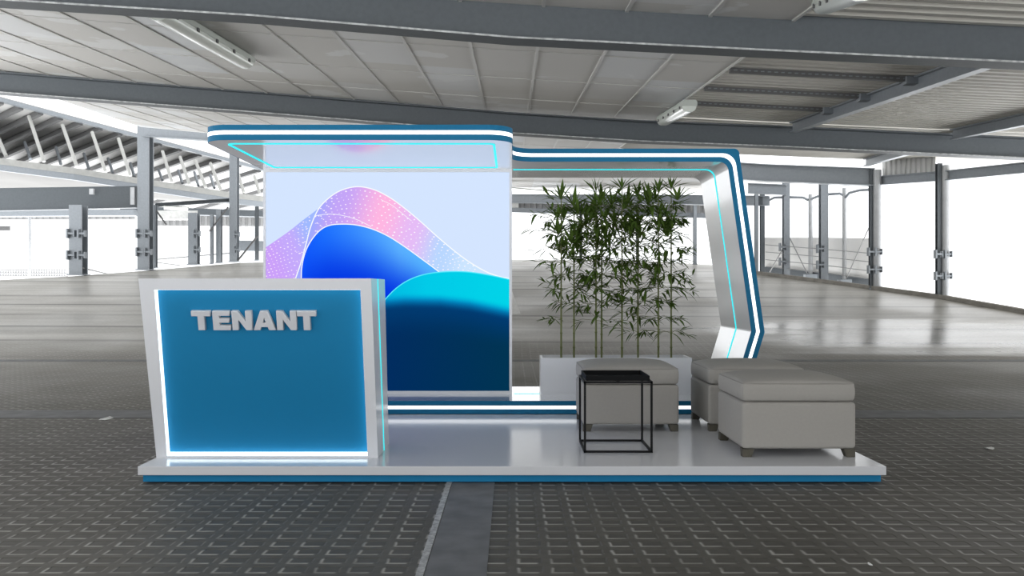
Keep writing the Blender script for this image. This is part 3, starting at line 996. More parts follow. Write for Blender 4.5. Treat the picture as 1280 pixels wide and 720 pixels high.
def ribbon_part(name, i0, i1, ya=Y0, yb=Y1, material='frame_white'):
    mb = MB()
    pl = [tuple(LN[0][i]) for i in range(i0, i1 + 1)] + [tuple(LN[3][i]) for i in range(i1, i0 - 1, -1)]
    # strip of hexas keeps every cross-section planar
    for i in range(i0, i1):
        a, b, c, d = LN[0][i], LN[0][i + 1], LN[3][i + 1], LN[3][i]
        if (a - b).length < 1e-6 and (c - d).length < 1e-6:
            continue
        o = len(mb.v)
        mb.v += [Vector((q.x, y, q.y)) for y in (ya, yb) for q in (a, b, c, d)]
        fs = [(o, o + 1, o + 5, o + 4), (o + 2, o + 3, o + 7, o + 6), (o, o + 3, o + 2, o + 1), (o + 4, o + 5, o + 6, o + 7)]
        if i == i0: fs.append((o, o + 4, o + 7, o + 3))
        if i == i1 - 1: fs.append((o + 1, o + 2, o + 6, o + 5))
        mb.f += fs; mb.m += [0] * len(fs)
    ob = mb.build(name, M[material], fr)
    bm = bmesh.new(); bm.from_mesh(ob.data)
    bmesh.ops.remove_doubles(bm, verts=bm.verts, dist=1e-5)
    bmesh.ops.recalc_face_normals(bm, faces=bm.faces)
    bm.to_mesh(ob.data); bm.free()
    for p in ob.data.polygons: p.use_smooth = True
    ob.data.set_sharp_from_angle(angle=math.radians(14))
    return ob


ribbon_part('side_support', 1, 23)
ribbon_part('step', 23, 28)
# the roof in plan: canopy to the left, narrow roof to the right
R = .165
CF, CL = 5.89, -PX            # canopy front and left edge
plan = [(CL, Y1)] + arc(CL + R, CF + R, R, 180, 270) + arc(0 - R, CF + R, R, 270, 360) + arc(R, Y0 - R, R, 180, 90)
path = plan[1:] + [(LN[0][1].x, Y0)]          # the fascia's run, left to right
zb, zt = 2.010, 2.109
poly = plan + [(LN[0][1].x, Y0), (LN[0][1].x, Y1)]
mb = MB(); mb.prism(poly, lambda x, y: (x, y, zb), lambda x, y: (x, y, zt))
roof = mb.build('canopy', M['frame_white'], fr, smooth=20)


def plan_band(mb, z0, z1, t=.004):
    pts = [(CL, Y1)] + path
    n = len(pts); o = len(mb.v)
    nr = []
    for i in range(n):
        a = Vector(pts[max(i - 1, 0)]); b = Vector(pts[min(i + 1, n - 1)])
        d = (b - a).normalized(); nr.append(Vector((d.y, -d.x)))
    # outward is away from the roof: toward the viewer and to the left
    for (p, q) in zip(pts, nr):
        for (x, y) in ((p[0], p[1]), (p[0] + q.x * t, p[1] + q.y * t)):
            mb.v.append(Vector((x, y, z0))); mb.v.append(Vector((x, y, z1)))
    for i in range(n - 1):
        a, b = o + 4 * i, o + 4 * i + 4
        mb.f += [(a + 2, b + 2, b + 3, a + 3), (a + 1, a + 3, b + 3, b + 1), (a, b, b + 2, a + 2)]
        mb.m += [0] * 3
    mb.f += [(o, o + 2, o + 3, o + 1), (o + 4 * n - 4, o + 4 * n - 3, o + 4 * n - 1, o + 4 * n - 2)]; mb.m += [0, 0]


def front_band(mb, la, lb, i0=1, i1=28, t=.004):
    for i in range(i0, i1):
        a, b, c, d = LN[la][i], LN[la][i + 1], LN[lb][i + 1], LN[lb][i]
        if (a - b).length < 1e-6 and (c - d).length < 1e-6: continue
        o = len(mb.v)
        mb.v += [Vector((q.x, y, q.y)) for y in (Y0 - t, Y0) for q in (a, b, c, d)]
        fs = [(o, o + 3, o + 2, o + 1), (o, o + 1, o + 5, o + 4), (o + 2, o + 3, o + 7, o + 6)]
        mb.f += fs; mb.m += [0] * 3


# The outer lines begin their corner a little further right than the inner one: lead them back to the same x
x_start = LN[0][1].x
for kk in (1, 2, 3):
    zz = LN[kk][1].y
    LN[kk] = [LN[kk][0], ] + LN[kk][1:]
for (nm, la, lb, z0, z1, mt) in (('fascia', 0, 1, zb, zb + .0365, 'blue'), ('fascia', 2, 3, zb + .0625, zt, 'blue'), ('light_strip', 1, 2, zb + .0365, zb + .0625, 'led_band')):
    mb = MB()
    plan_band(mb, z0, z1)
    front_band(mb, la, lb)
    # close the short lead from the plan's end to where each corner line begins
    xa = x_start
    for (lz, ln) in ((z0, la), (z1, lb)): pass
    o = len(mb.v)
    q = [(xa, z0), (LN[la][1].x, LN[la][1].y), (LN[lb][1].x, LN[lb][1].y), (xa, z1)]
    mb.v += [Vector((x, Y0 - .004, z)) for x, z in q]
    mb.f.append((o, o + 3, o + 2, o + 1)); mb.m.append(0)
    ob = mb.build(nm, M[mt], fr)
    if nm == 'light_strip': tag(ob, 'white glowing strip between the blue bands')

# light lines let into the canopy's underside and the frame's inner faces
LW = .016
mb = MB()
z0, z1 = zb - .0045, zb + .0005
xa, xb, ya, yb = -1.895, -.112, 6.03, 7.235
rc = .05
out = [(xa, yb)] + arc(xa + rc, ya + rc, rc, 180, 270, 6) + arc(xb - rc, ya + rc, rc, 270, 360, 6) + [(xb, yb)]
inn = [(xa + LW, yb - LW)] + arc(xa + rc, ya + rc, rc - LW, 180, 270, 6) + arc(xb - rc, ya + rc, rc - LW, 270, 360, 6) + [(xb - LW, yb - LW)]
n = len(out)
for i in range(n):
    j = (i + 1) % n
    mb.hexa([(*out[i], z0), (*out[j], z0), (*inn[j], z0), (*inn[i], z0), (*out[i], z1), (*out[j], z1), (*inn[j], z1), (*inn[i], z1)])
tag(mb.build('light_line', M['led_cyan'], fr), 'cyan light line framing the canopy underside')
mb = MB()
off = oline(-.004, [.075, .05, 0.0])
yc = 7.36
lead = [Vector((.01, 2.006))] + off[1:21]
base = [Vector((.01, 2.0105))] + LN[0][1:21]
for i in range(len(lead) - 1):
    a, b, c, d = lead[i], lead[i + 1], base[i + 1], base[i]
    if (a - b).length < 1e-6: continue
    w = .009
    mb.hexa([(a.x, yc - w, a.y), (b.x, yc - w, b.y), (b.x, yc + w, b.y), (a.x, yc + w, a.y), (d.x, yc - w, d.y), (c.x, yc - w, c.y), (c.x, yc + w, c.y), (d.x, yc + w, d.y)])
tag(mb.build('light_line', M['led_cyan'], fr), 'cyan light line along the inner face of the frame')
mb = MB(); mb.box(.015, .225, yc - .006, yc + .006, .1975, .2)
tag(mb.build('light_line', M['led_cyan'], fr), 'short cyan light line on the step')

# ---- back wall with the lit graphic
YW = 7.37
bw = thing('screen_wall', (-1.0, YW, .198), 'white back wall carrying a lit blue and pink wave graphic', 'display wall')
mb = MB(); mb.box(-PX, 0, YW + .004, YW + .13, .198, 2.010)
fw = .017
sx0, sx1, sz0, sz1 = W(332.5, 0, YW).x, W(636.7, 0, YW).x, W(0, 488.5, YW).z, W(0, 215.3, YW).z
mb.build('wall_panel', M['white'], bw)
mb = MB()
mb.box(-PX, sx0, YW - .012, YW + .004, .198, 2.010); mb.box(sx1, 0, YW - .012, YW + .004, .198, 2.010)
mb.box(sx0, sx1, YW - .012, YW + .004, .198, sz0); mb.box(sx0, sx1, YW - .012, YW + .004, sz1, 2.010)
mb.build('border', M['white'], bw)


def S(cx, cy):
    """a point of the graphic, measured on the photograph's enlarged panel"""
    return (W(325 + cx / 2.481, 0, YW).x, W(0, 210 + cy / 2.481, YW).z)


def spline(pts, n=12):
    """smooth curve through the points"""
    P = [Vector(p) for p in pts]
    P = [P[0] * 2 - P[1]] + P + [P[-1] * 2 - P[-2]]
    out = []
    for i in range(1, len(P) - 2):
        p0, p1, p2, p3 = P[i - 1:i + 3]
        for j in range(n):
            t = j / n
            out.append(0.5 * ((2 * p1) + (p2 - p0) * t + (2 * p0 - 5 * p1 + 4 * p2 - p3) * t * t + (3 * p1 - p0 - 3 * p2 + p3) * t ** 3))
    out.append(P[-2])
    return out


outer = spline([(96, 380), (112, 338), (128, 290), (143, 235), (158, 180), (180, 130), (210, 96), (250, 70), (300, 58), (350, 66), (400, 90), (450, 126), (500, 168), (550, 213), (600, 255), (650, 292), (700, 321), (740, 336), (775, 343)])
hill = spline([(128, 380), (128, 343), (130, 305), (140, 262), (158, 226), (185, 194), (215, 178), (255, 174), (300, 177), (350, 190), (400, 213), (450, 245), (500, 281), (550, 318), (590, 350), (640, 400)])
cyan = spline([(236, 740), (258, 668), (284, 596), (312, 530), (340, 478), (362, 440), (388, 408), (420, 375), (460, 348), (510, 330), (570, 322), (640, 322), (710, 332), (775, 346)])
lilac = spline([(12, 250), (50, 224), (90, 196), (130, 164), (165, 138), (182, 124)])


def sc(c):     # crop pixel -> object space (x, z) relative to the wall's base
    x, z = S(*c)
    return (x + 1.0, z - .198)


gm = [
    screen_grad('graphic_sky', sc((20, 20)), sc((775, 20)), [(0, (212, 229, 255)), (1, (212, 229, 255))]),
    screen_grad('graphic_lilac', sc((20, 260)), sc((160, 200)), [(0, (203, 160, 250)), (.5, (196, 170, 252)), (1, (160, 185, 255))]),
    screen_grad('graphic_pink', sc((140, 180)), sc((640, 330)), [(0, (150, 170, 255)), (.16, (196, 165, 248)), (.42, (255, 182, 226)), (.62, (230, 188, 247)), (.82, (185, 215, 255)), (1, (205, 230, 255))]),
    screen_grad('graphic_blue', sc((170, 390)), sc((440, 230)), [(0, (0, 40, 215)), (.3, (8, 76, 245)), (.62, (40, 125, 255)), (1, (90, 178, 255))]),
    screen_grad('graphic_cyan', sc((560, 322)), sc((548, 560)), [(0, (0, 205, 235)), (.30, (0, 190, 222)), (.46, (0, 84, 150)), (.62, (0, 46, 92)), (1, (0, 44, 84))]),
    screen_grad('graphic_line', sc((20, 20)), sc((775, 20)), [(0, (250, 253, 255)), (1, (250, 253, 255))]),
    screen_grad('graphic_cyan_line', sc((20, 20)), sc((775, 20)), [(0, (90, 235, 255)), (1, (90, 235, 255))]),
    screen_grad('graphic_dot', sc((20, 20)), sc((775, 20)), [(0, (255, 240, 255)), (1, (250, 248, 255))]),
]
mb = MB()
LAY = [0]


def clipx(p):
    return (min(max(p[0], 18.5), 775.5), min(max(p[1], 13), 691.5))


def fill_cols(top, bot_fn, mi):
    """fill between an upper curve and a lower one in narrow columns"""
    LAY[0] += 1
    y = YW + .003 - .0004 * LAY[0]
    for a, b in zip(top, top[1:]):
        q = [clipx((a.x, a.y)), clipx((b.x, b.y)), clipx((b.x, bot_fn(b.x))), clipx((a.x, bot_fn(a.x)))]
        if abs(q[0][0] - q[1][0]) < 1e-4: continue
        o = len(mb.v)
        for p in q:
            x, z = S(*p); mb.v.append(Vector((x, y, z)))
        mb.f.append((o, o + 1, o + 2, o + 3)); mb.m.append(mi)


def line(curve, w, mi, lo=None, hi=None):
    LAY[0] += 1
    y = YW + .003 - .0004 * LAY[0]
    n = len(curve)
    for i in range(n - 1):
        a, b = curve[i], curve[i + 1]
        if min(a.y, b.y) > 691 or max(a.x, b.x) > 776 or min(a.x, b.x) < 18: continue
        if lo and (a.x < lo or a.x > hi): continue
        def nn(k):
            d = (curve[min(k + 1, n - 1)] - curve[max(k - 1, 0)]).normalized()
            return Vector((-d.y, d.x)) * w / 2
        o = len(mb.v)
        for p in (a - nn(i), b - nn(i + 1), b + nn(i + 1), a + nn(i)):
            x, z = S(*clipx(p)); mb.v.append(Vector((x, y, z)))
        mb.f.append((o, o + 1, o + 2, o + 3)); mb.m.append(mi)


def yat(curve, x):
    for a, b in zip(curve, curve[1:]):
        if a.x <= x <= b.x and b.x - a.x > 1e-6:
            return a.y + (b.y - a.y) * (x - a.x) / (b.x - a.x)
    return curve[-1].y if x > curve[-1].x else curve[0].y


dots = []


def dot_rows(ca, cb, rows, x0, x1, step, r0, lean=0.0):
    LAY[0] += 1
    y = YW + .003 - .0004 * LAY[0]
    rg = random.Random(5)
    for k in range(rows):
        f = (k + .7) / (rows + .4)
        x = x0 + (k % 3) * step / 3
        while x < x1:
            xx = x + lean * f
            ya_, yb_ = ca(xx), cb(xx)
            if (yb_ - ya_) / rows > 5.5 or ((yb_ - ya_) / rows > 2.5 and k % 3 == 1):
                yy = ya_ + (yb_ - ya_) * f + rg.uniform(-1.5, 1.5)
                r = r0 * (.45 + .8 * rg.random())
                o = len(mb.v)
                for j in range(6):
                    X, Z = S(*clipx((xx + r * 1.25 * math.cos(j * math.pi / 3), yy + r * .85 * math.sin(j * math.pi / 3))))
                    mb.v.append(Vector((X, y, Z)))
                mb.f.append(tuple(range(o, o + 6))); mb.m.append(7)
            x += step * (.9 + .2 * rg.random())


x0, z0 = S(18.5, 691.5); x1, z1 = S(775.5, 13)
mb.add([(x0, YW + .003, z0), (x1, YW + .003, z0), (x1, YW + .003, z1), (x0, YW + .003, z1)], [(0, 1, 2, 3)], 0)
lil_x = [Vector((12 + i * 2.0, yat(lilac, 12 + i * 2.0))) for i in range(84)]


def lil_bot(x):
    return min(692, 692) if x < 100 else yat(outer, x)


fill_cols(lil_x, lambda x: 692 if x < 96 else max(yat(outer, x), yat(lilac, x)), 1)
dot_rows(lambda x: yat(lilac, x) if x < 180 else 999, lambda x: 380 if x < 108 else yat(outer, x), 14, 20, 158, 11.5, 1.75)
fill_cols(outer, lambda x: yat(hill, x) if x > 128 else 692, 2)
dot_rows(lambda x: yat(outer, x), lambda x: yat(hill, x) if x < 560 else yat(cyan, x), 8, 172, 690, 15.5, 2.2)
inner_line = spline([(170, 148), (210, 143), (250, 146), (300, 160), (345, 182)])
line(inner_line, 1.6, 5)
inner2 = spline([(375, 98), (410, 116), (440, 140), (470, 164)])
line(inner2, 1.4, 5)
def smooth(a, b, v):
    t = min(1, max(0, (v - a) / (b - a)))
    return t * t * (3 - 2 * t)


def mixc(a, b, t):
    return tuple(p + (q - p) * t for p, q in zip(a, b))


def ramp(stops, v):
    for (a, ca), (b, cb) in zip(stops, stops[1:]):
        if v <= b:
            return mixc(ca, cb, max(0.0, (v - a) / (b - a)))
    return stops[-1][1]


TINT = {}


def field(top, depth, rows, colour, mi, reach=692):
    """a colour field hung from a curve: colour(x, distance below the curve), in 0..255"""
    LAY[0] += 1
    y = YW + .003 - .0004 * LAY[0]
    o = len(mb.v)
    for c in top:
        for k in range(rows + 1):
            d = depth * k / rows if k < rows else 900.0
            yy = min(c.y + d, reach)
            X, Z = S(*clipx((c.x, yy)))
            TINT[len(mb.v)] = lin(colour(c.x, min(d, depth)))
            mb.v.append(Vector((X, y, Z)))
    for i in range(len(top) - 1):
        if top[i + 1].x - top[i].x < 1e-4: continue
        for k in range(rows):
            a, b = o + i * (rows + 1) + k, o + (i + 1) * (rows + 1) + k
            mb.f.append((a, b, b + 1, a + 1)); mb.m.append(mi)


def hill_colour(x, d):
    t_ = ramp([(128, (12, 84, 252)), (200, (28, 112, 255)), (300, (58, 142, 255)), (430, (92, 178, 255)), (560, (80, 178, 255))], x)
    return mixc(t_, (0, 52, 226), smooth(0, 200 - 60 * smooth(380, 540, x), d + max(0, 22 - (x - 128) * .4)))


field([p for p in hill if p.x >= 127.9], 200, 14, hill_colour, 8)


def cyan_colour(x, d):
    yb = ramp([(340, (424,)), (390, (416,)), (450, (411,)), (560, (413,)), (650, (423,)), (776, (449,))], x)[0]
    yt = yat(cyan, x)
    v = (yt + d) - yb
    top_ = ramp([(380, (0, 186, 226)), (520, (0, 203, 232)), (776, (0, 212, 232))], x)
    low = ramp([(380, (0, 44, 96)), (776, (0, 52, 82))], x)
    c = mixc(top_, (0, 120, 190), smooth(-26, 4, v) * .75)
    return mixc(c, mixc((0, 58, 112), low, smooth(10, 120, v)), smooth(-12, 26, v))


line(hill, 3.0, 5)
line(outer, 3.2, 5)
sliver = spline([(108, 380), (121, 340), (128, 306)])
field(cyan, 260, 40, cyan_colour, 8)
line(cyan, 3.0, 6)
tm, tnt, tb = new_mat('graphic_colour_field')
tb.inputs['Base Color'].default_value = (0.0, 0.0, 0.0, 1); tb.inputs['Roughness'].default_value = 0.8; tb.inputs['Specular IOR Level'].default_value = 0.02
ta = tnt.nodes.new('ShaderNodeAttribute'); ta.attribute_name = 'tint'
tnt.links.new(ta.outputs['Color'], tb.inputs['Emission Color']); tb.inputs['Emission Strength'].default_value = 1.0
gm.append(tm)
graphic = mb.build('graphic', gm, bw)
att = graphic.data.color_attributes.new('tint', 'FLOAT_COLOR', 'POINT')
for i_, c_ in TINT.items():
    att.data[i_].color = c_
tag(graphic, 'lit wave graphic in blue, cyan and pink with white dots')

# ---- counter
XL, XR = -2.008, -.757
FB, FT = Vector((0, 5.14, .095)), Vector((0, 4.892, 1.1046))
DB, DT = .455, .525


def CP(x, v, depth=0.0):
    """a point of the counter: x across, v = 0 at the foot .. 1 at the top, depth behind the leaning front"""
    p = FB.lerp(FT, v)
    return Vector((x, p.y + depth, p.z))


ct = thing('reception_counter', (-1.38, 5.14, .095), 'leaning white reception counter with a glowing blue front and raised lettering', 'counter')
REC = .045
mb = MB()
bk0, bk1 = DB, DT
mb.hexa([CP(XL, 0, REC), CP(XR, 0, REC), CP(XR, 0, bk0), CP(XL, 0, bk0), CP(XL, 1, REC), CP(XR, 1, REC), CP(XR, 1, bk1), CP(XL, 1, bk1)])
il0, il1 = -2.008 + .060, -2.008 + .079
ir0, ir1 = -.757 - .058, -.757 - .060
vt, vb = .9395, .0
mb.hexa([CP(XL, 0), CP(il0, 0), CP(il0, 0, REC), CP(XL, 0, REC), CP(XL, 1), CP(il1 + .001, 1), CP(il1 + .001, 1, REC), CP(XL, 1, REC)])
mb.hexa([CP(ir0, 0), CP(XR, 0), CP(XR, 0, REC), CP(ir0, 0, REC), CP(ir1, 1), CP(XR, 1), CP(XR, 1, REC), CP(ir1, 1, REC)])
mb.hexa([CP(il1, vt), CP(ir1, vt), CP(ir1, vt, REC), CP(il1, vt, REC), CP(il1, 1), CP(ir1, 1), CP(ir1, 1, REC), CP(il1, 1, REC)])
mb.hexa([CP(il0, 0), CP(ir0, 0), CP(ir0, 0, REC), CP(il0, 0, REC), CP(il0, .010), CP(ir0, .010), CP(ir0, .010, REC), CP(il0, .010, REC)])
bmc = mb.build('body', M['white'], ct)
mb = MB()
mb.hexa([CP(il0, .0), CP(ir0, .0), CP(ir0, .0, REC + .004), CP(il0, 0, REC + .004), CP(il1, vt), CP(ir1, vt), CP(ir1, vt, REC + .004), CP(il1, vt, REC + .004)])
mb.v = [v + Vector((0, REC - .004, 0)) if i % 4 in (0, 1) else v for i, v in enumerate(mb.v)]
mb.build('front_panel', M['panel_blue'], ct)
# light strips round the recess
def lerp(a, b, t): return a + (b - a) * t
t_ = .012
d0, d1 = .006, REC - .006
mb = MB(); mb.hexa([CP(il0, .0, d0), CP(il0 + .004, .0, d0), CP(il0 + .004, 0, d1), CP(il0, 0, d1), CP(il1, vt, d0), CP(il1 + .004, vt, d0), CP(il1 + .004, vt, d1), CP(il1, vt, d1)])
mb.build('light_strip', M['led_white'], ct)
mb = MB(); mb.hexa([CP(ir0 - .001, .0, d0), CP(ir0, .0, d0), CP(ir0, 0, d1), CP(ir0 - .001, 0, d1), CP(ir1 - .001, vt, d0), CP(ir1, vt, d0), CP(ir1, vt, d1), CP(ir1 - .001, vt, d1)])
mb.build('light_strip', M['led_white'], ct)
mb = MB(); mb.hexa([CP(il1, vt - .001, d0), CP(ir1, vt - .001, d0), CP(ir1, vt - .001, d1), CP(il1, vt - .001, d1), CP(il1, vt, d0), CP(ir1, vt, d0), CP(ir1, vt, d1), CP(il1, vt, d1)])
mb.build('light_strip', M['led_white'], ct)
mb = MB(); mb.hexa([CP(il0, .011, d0 + .004), CP(ir0, .011, d0 + .004), CP(ir0, .011, d1), CP(il0, .011, d1), CP(il0, .027, d0 + .004), CP(ir0, .027, d0 + .004), CP(ir0, .027, d1), CP(il0, .027, d1)])
mb.build('light_strip', M['led_white'], ct)
# cyan line on the right side
mb = MB()
mb.hexa([CP(XR - .002, .0, .235), CP(XR + .003, .0, .235), CP(XR + .003, .0, .250), CP(XR - .002, .0, .250), CP(XR - .002, 1, .225), CP(XR + .003, 1, .225), CP(XR + .003, 1, .240), CP(XR - .002, 1, .240)])
tag(mb.build('light_line', M['led_cyan'], ct), 'cyan light line down the right side')

# raised letters, drawn as outlines in cap heights
LET = {
    'T': (.95, [[(0, 1), (0, .735), (.31, .735), (.31, 0), (.645, 0), (.645, .735), (.955, .735), (.955, 1)]]),
    'E': (.87, [[(0, 0), (0, 1), (.86, 1), (.86, .76), (.33, .76), (.33, .615), (.82, .615), (.82, .395), (.33, .395), (.33, .245), (.88, .245), (.88, 0)]]),
    'N': (1.0, [[(0, 0), (0, 1), (.30, 1), (.69, .43), (.69, 1), (1.0, 1), (1.0, 0), (.70, 0), (.31, .56), (.31, 0)]]),
    'A': (1.13, [[(0, 0), (.385, 1), (.745, 1), (1.13, 0), (.785, 0), (.725, .165), (.395, .165), (.335, 0)], [(.47, .375), (.655, .375), (.5625, .66)]]),
}
cu = bpy.data.curves.new('lettering', 'CURVE')
cu.dimensions = '2D'; cu.fill_mode = 'BOTH'; cu.extrude = .011; cu.bevel_depth = .004; cu.bevel_resolution = 2; cu.offset = -.003
H = .107
xs_ = {'T0': 207, 'E': 276, 'N1': 338, 'A': 407, 'N2': 484, 'T2': 551}
for ch, cx in (('T', 207), ('E', 276), ('N', 338.5), ('A', 407), ('N', 484), ('T', 551)):
    x0 = (cx - 207) / 64.0
    for poly_ in LET[ch][1]:
        s_ = cu.splines.new('POLY'); s_.use_cyclic_u = True
        s_.points.add(len(poly_) - 1)
        for p_, (a, b) in zip(s_.points, poly_):
            p_.co = ((x0 + a) * H, b * H, 0, 1)
tmp = bpy.data.objects.new('lettering', cu); COL.objects.link(tmp)
dg = bpy.context.evaluated_depsgraph_get()
me = bpy.data.meshes.new_from_object(tmp.evaluated_get(dg))
bpy.data.objects.remove(tmp)
up = (FT - FB).normalized(); rt = Vector((1, 0, 0)); nrm = rt.cross(up)
v0 = .724
org = CP(-1.745, v0, REC - .020)
for v in me.vertices:
    v.co = org + rt * v.co.x + up * v.co.y + nrm * v.co.z - world_loc(ct)
me.materials.clear(); me.materials.append(M['letter'])
lt = bpy.data.objects.new('lettering', me); COL.objects.link(lt); lt.parent = ct
tag(lt, 'raised pale grey letters reading TENANT')

# ---- planter and bamboo
PX0, PX1, PY0, PY1, PZ0, PZ1 = .232, 1.452, 7.345, 7.67, .198, .489
pt = thing('planter', ((PX0 + PX1) / 2, PY0, PZ0), 'long low white planter box on the rear step under the bamboo', 'planter')
mb = MB()
w = .018
mb.box(PX0, PX1, PY0, PY0 + w, PZ0, PZ1); mb.box(PX0, PX1, PY1 - w, PY1, PZ0, PZ1)
mb.box(PX0, PX0 + w, PY0 + w, PY1 - w, PZ0, PZ1); mb.box(PX1 - w, PX1, PY0 + w, PY1 - w, PZ0, PZ1)
mb.box(PX0 + w, PX1 - w, PY0 + w, PY1 - w, PZ0, PZ0 + .02)
mb.build('box', M['planter'], pt)
mb = MB()
nx, ny = 40, 10
for j in range(ny + 1):
    for i in range(nx + 1):
        x = PX0 + w + (PX1 - PX0 - 2 * w) * i / nx; y = PY0 + w + (PY1 - PY0 - 2 * w) * j / ny
        mb.v.append(Vector((x, y, .455 + .012 * noise.noise(Vector((x * 14, y * 14, 0))))))
for j in range(ny):
    for i in range(nx):
        a = j * (nx + 1) + i
        mb.f.append((a, a + 1, a + nx + 2, a + nx + 1)); mb.m.append(0)
mb.build('soil', M['soil'], pt, smooth=60)


def leaf(mb, p, d, length, width, droop):
    """a folded lance shaped blade that bends down along its length"""
    d = Vector(d).normalized()
    side = d.cross(Vector((0, 0, 1)))
    if side.length < .1: side = Vector((1, 0, 0))
    side.normalize()
    n = 4
    o = len(mb.v)
    prof = (.12, .82, 1.0, .62, .0)
    for i in range(n + 1):
        t = i / n
        c = Vector(p) + d * length * t + Vector((0, 0, -droop * length * t * t))
        hw = width * prof[i] / 2
        nu = side.cross(d)
        mb.v += [c - side * hw + nu * hw * .35, c, c + side * hw + nu * hw * .35]
    for i in range(n):
        a = o + 3 * i
        mb.f += [(a, a + 1, a + 4, a + 3), (a + 1, a + 2, a + 5, a + 4)]; mb.m += [0, 0]


def inside(p):
    lim = 1.56 - max(0.0, 0.0)
    return .06 < p.x < lim and 7.02 < p.y < 7.86 and p.z < 1.995 and not (p.x < .04 and p.y > 7.3)


def bamboo(px, d, ztop, lowest, seed, label, dense=1.0):
    rg = random.Random(seed)
    x = W(px, 0, d).x
    base = Vector((x, d, .452))
    t_ = thing('bamboo_plant', base, label, 'bamboo', 'bamboo in the white planter')
    mb = MB()
    pts, rs = [], []
    z = .445
    k = 0
    nodes = []
    while z < ztop - .16:
        r = .0088 * (1 - .62 * (z - .45) / 1.6)
        pts += [(x, d, z), (x, d, z + .004), (x, d, z + .009), (x, d, z + .013)]
        rs += [r, r * 1.35, r * 1.35, r]
        nodes.append(z + .007)
        z += .105 + .02 * rg.random()
    pts.append((x, d, ztop - .1)); rs.append(.003)
    mb.tube(pts, rs, 8)
    tw, lf = mb, MB()
    a0 = rg.random() * 6.28
    for i, zn in enumerate(nodes):
        if zn < lowest: continue
        fr_ = (zn - lowest) / (ztop - lowest)
        nb = 2 if fr_ < .15 else (4 if fr_ < .35 else (6 if fr_ < .8 else 3))
        nb = max(1, round(nb * dense))
        for b in range(nb):
            az = a0 + i * 2.4 + b * 6.283 / nb + rg.uniform(-.5, .5)
            L = rg.uniform(.10, .34) * (1.0 if fr_ < .8 else .7)
            el = rg.uniform(-.05, .55)
            dr = Vector((math.cos(az) * math.cos(el), .62 * math.sin(az) * math.cos(el), math.sin(el)))
            p0 = Vector((x, d, zn))
            p1 = p0 + dr * L * .6 + Vector((0, 0, .01))
            p2 = p0 + dr * L + Vector((0, 0, -.02))
            if not (inside(p1) and inside(p2)):
                continue
            tw.tube([p0, p1, p2], [.0018, .0014, .0008], 5)
            nl = rg.randint(7, 11)
            for q in range(nl):
                tt = rg.uniform(.35, 1.0)
                pp = p0.lerp(p2, tt)
                spread = rg.uniform(-1.1, 1.1)
                a2 = az + spread
                e2 = el + rg.uniform(-.8, .35)
                ld = Vector((math.cos(a2) * math.cos(e2), .8 * math.sin(a2) * math.cos(e2), math.sin(e2)))
                ll = rg.uniform(.06, .125) * (1 + .1 * fr_)
                if inside(pp + ld * ll):
                    leaf(lf, pp, ld, ll, ll * .17 + .003, rg.uniform(.05, .4))
    # the crown: tufts of long blades that fan upwards, each from its own shoot
    for s in range(4):
        zc = ztop - .12 - .12 * s + (rg.uniform(-.05, .05) if s else 0)
        for sh in range(1 if s == 0 else 2):
            az = rg.uniform(0, 6.28)
            off_ = Vector((math.cos(az) * rg.uniform(.05, .15), math.sin(az) * .06, 0)) if s else Vector()
            c = Vector((x, d, zc)) + off_
            if not inside(c): continue
            if s: tw.tube([Vector((x, d, zc - .06)), c], [.002, .001], 5)
            nl = 9 if s == 0 else 7
            for q in range(nl):
                th = (q - (nl - 1) / 2) / ((nl - 1) / 2) * 1.15 + rg.uniform(-.12, .12)
                ld = Vector((math.sin(th), rg.uniform(-.45, .25), math.cos(th) * .95 + .05))
                ld.normalize()
                ll = rg.uniform(.13, .20)
                tip = c + ld * ll
                k_ = 0
                while not inside(tip) and k_ < 6:
                    ll *= .85; tip = c + ld * ll; k_ += 1
                if inside(tip):
                    leaf(lf, c, ld, ll, ll * .16 + .003, rg.uniform(.0, .25))
    mb.build('stalk', M['stalk'], t_, smooth=60)
    fo = lf.build('foliage', M['leaf'], t_)
    return t_


names = ['leftmost bamboo in the white planter', 'second bamboo from left in the white planter', 'third bamboo from left, left of the close middle pair', 'fourth bamboo from left, right of the close middle pair',
         'fifth bamboo from left, behind the ottoman with the side table', 'sixth bamboo from left, with a leaf fan low on its stalk', 'seventh bamboo from left in the white planter', 'rightmost bamboo in the white planter, tallest dark crown']
for i, (px, d, zt_, lo) in enumerate(((701.5, 7.50, 1.90, .80), (717.5, 7.56, 1.85, .80), (745, 7.52, 1.96, .70), (752, 7.58, 1.90, .76), (777.5, 7.5, 1.985, .70), (797.5, 7.54, 1.93, .60), (823, 7.50, 1.96, .66), (839, 7.53, 1.99, .62))):
    bamboo(px, d, zt_, lo, 11 + i * 7, names[i])


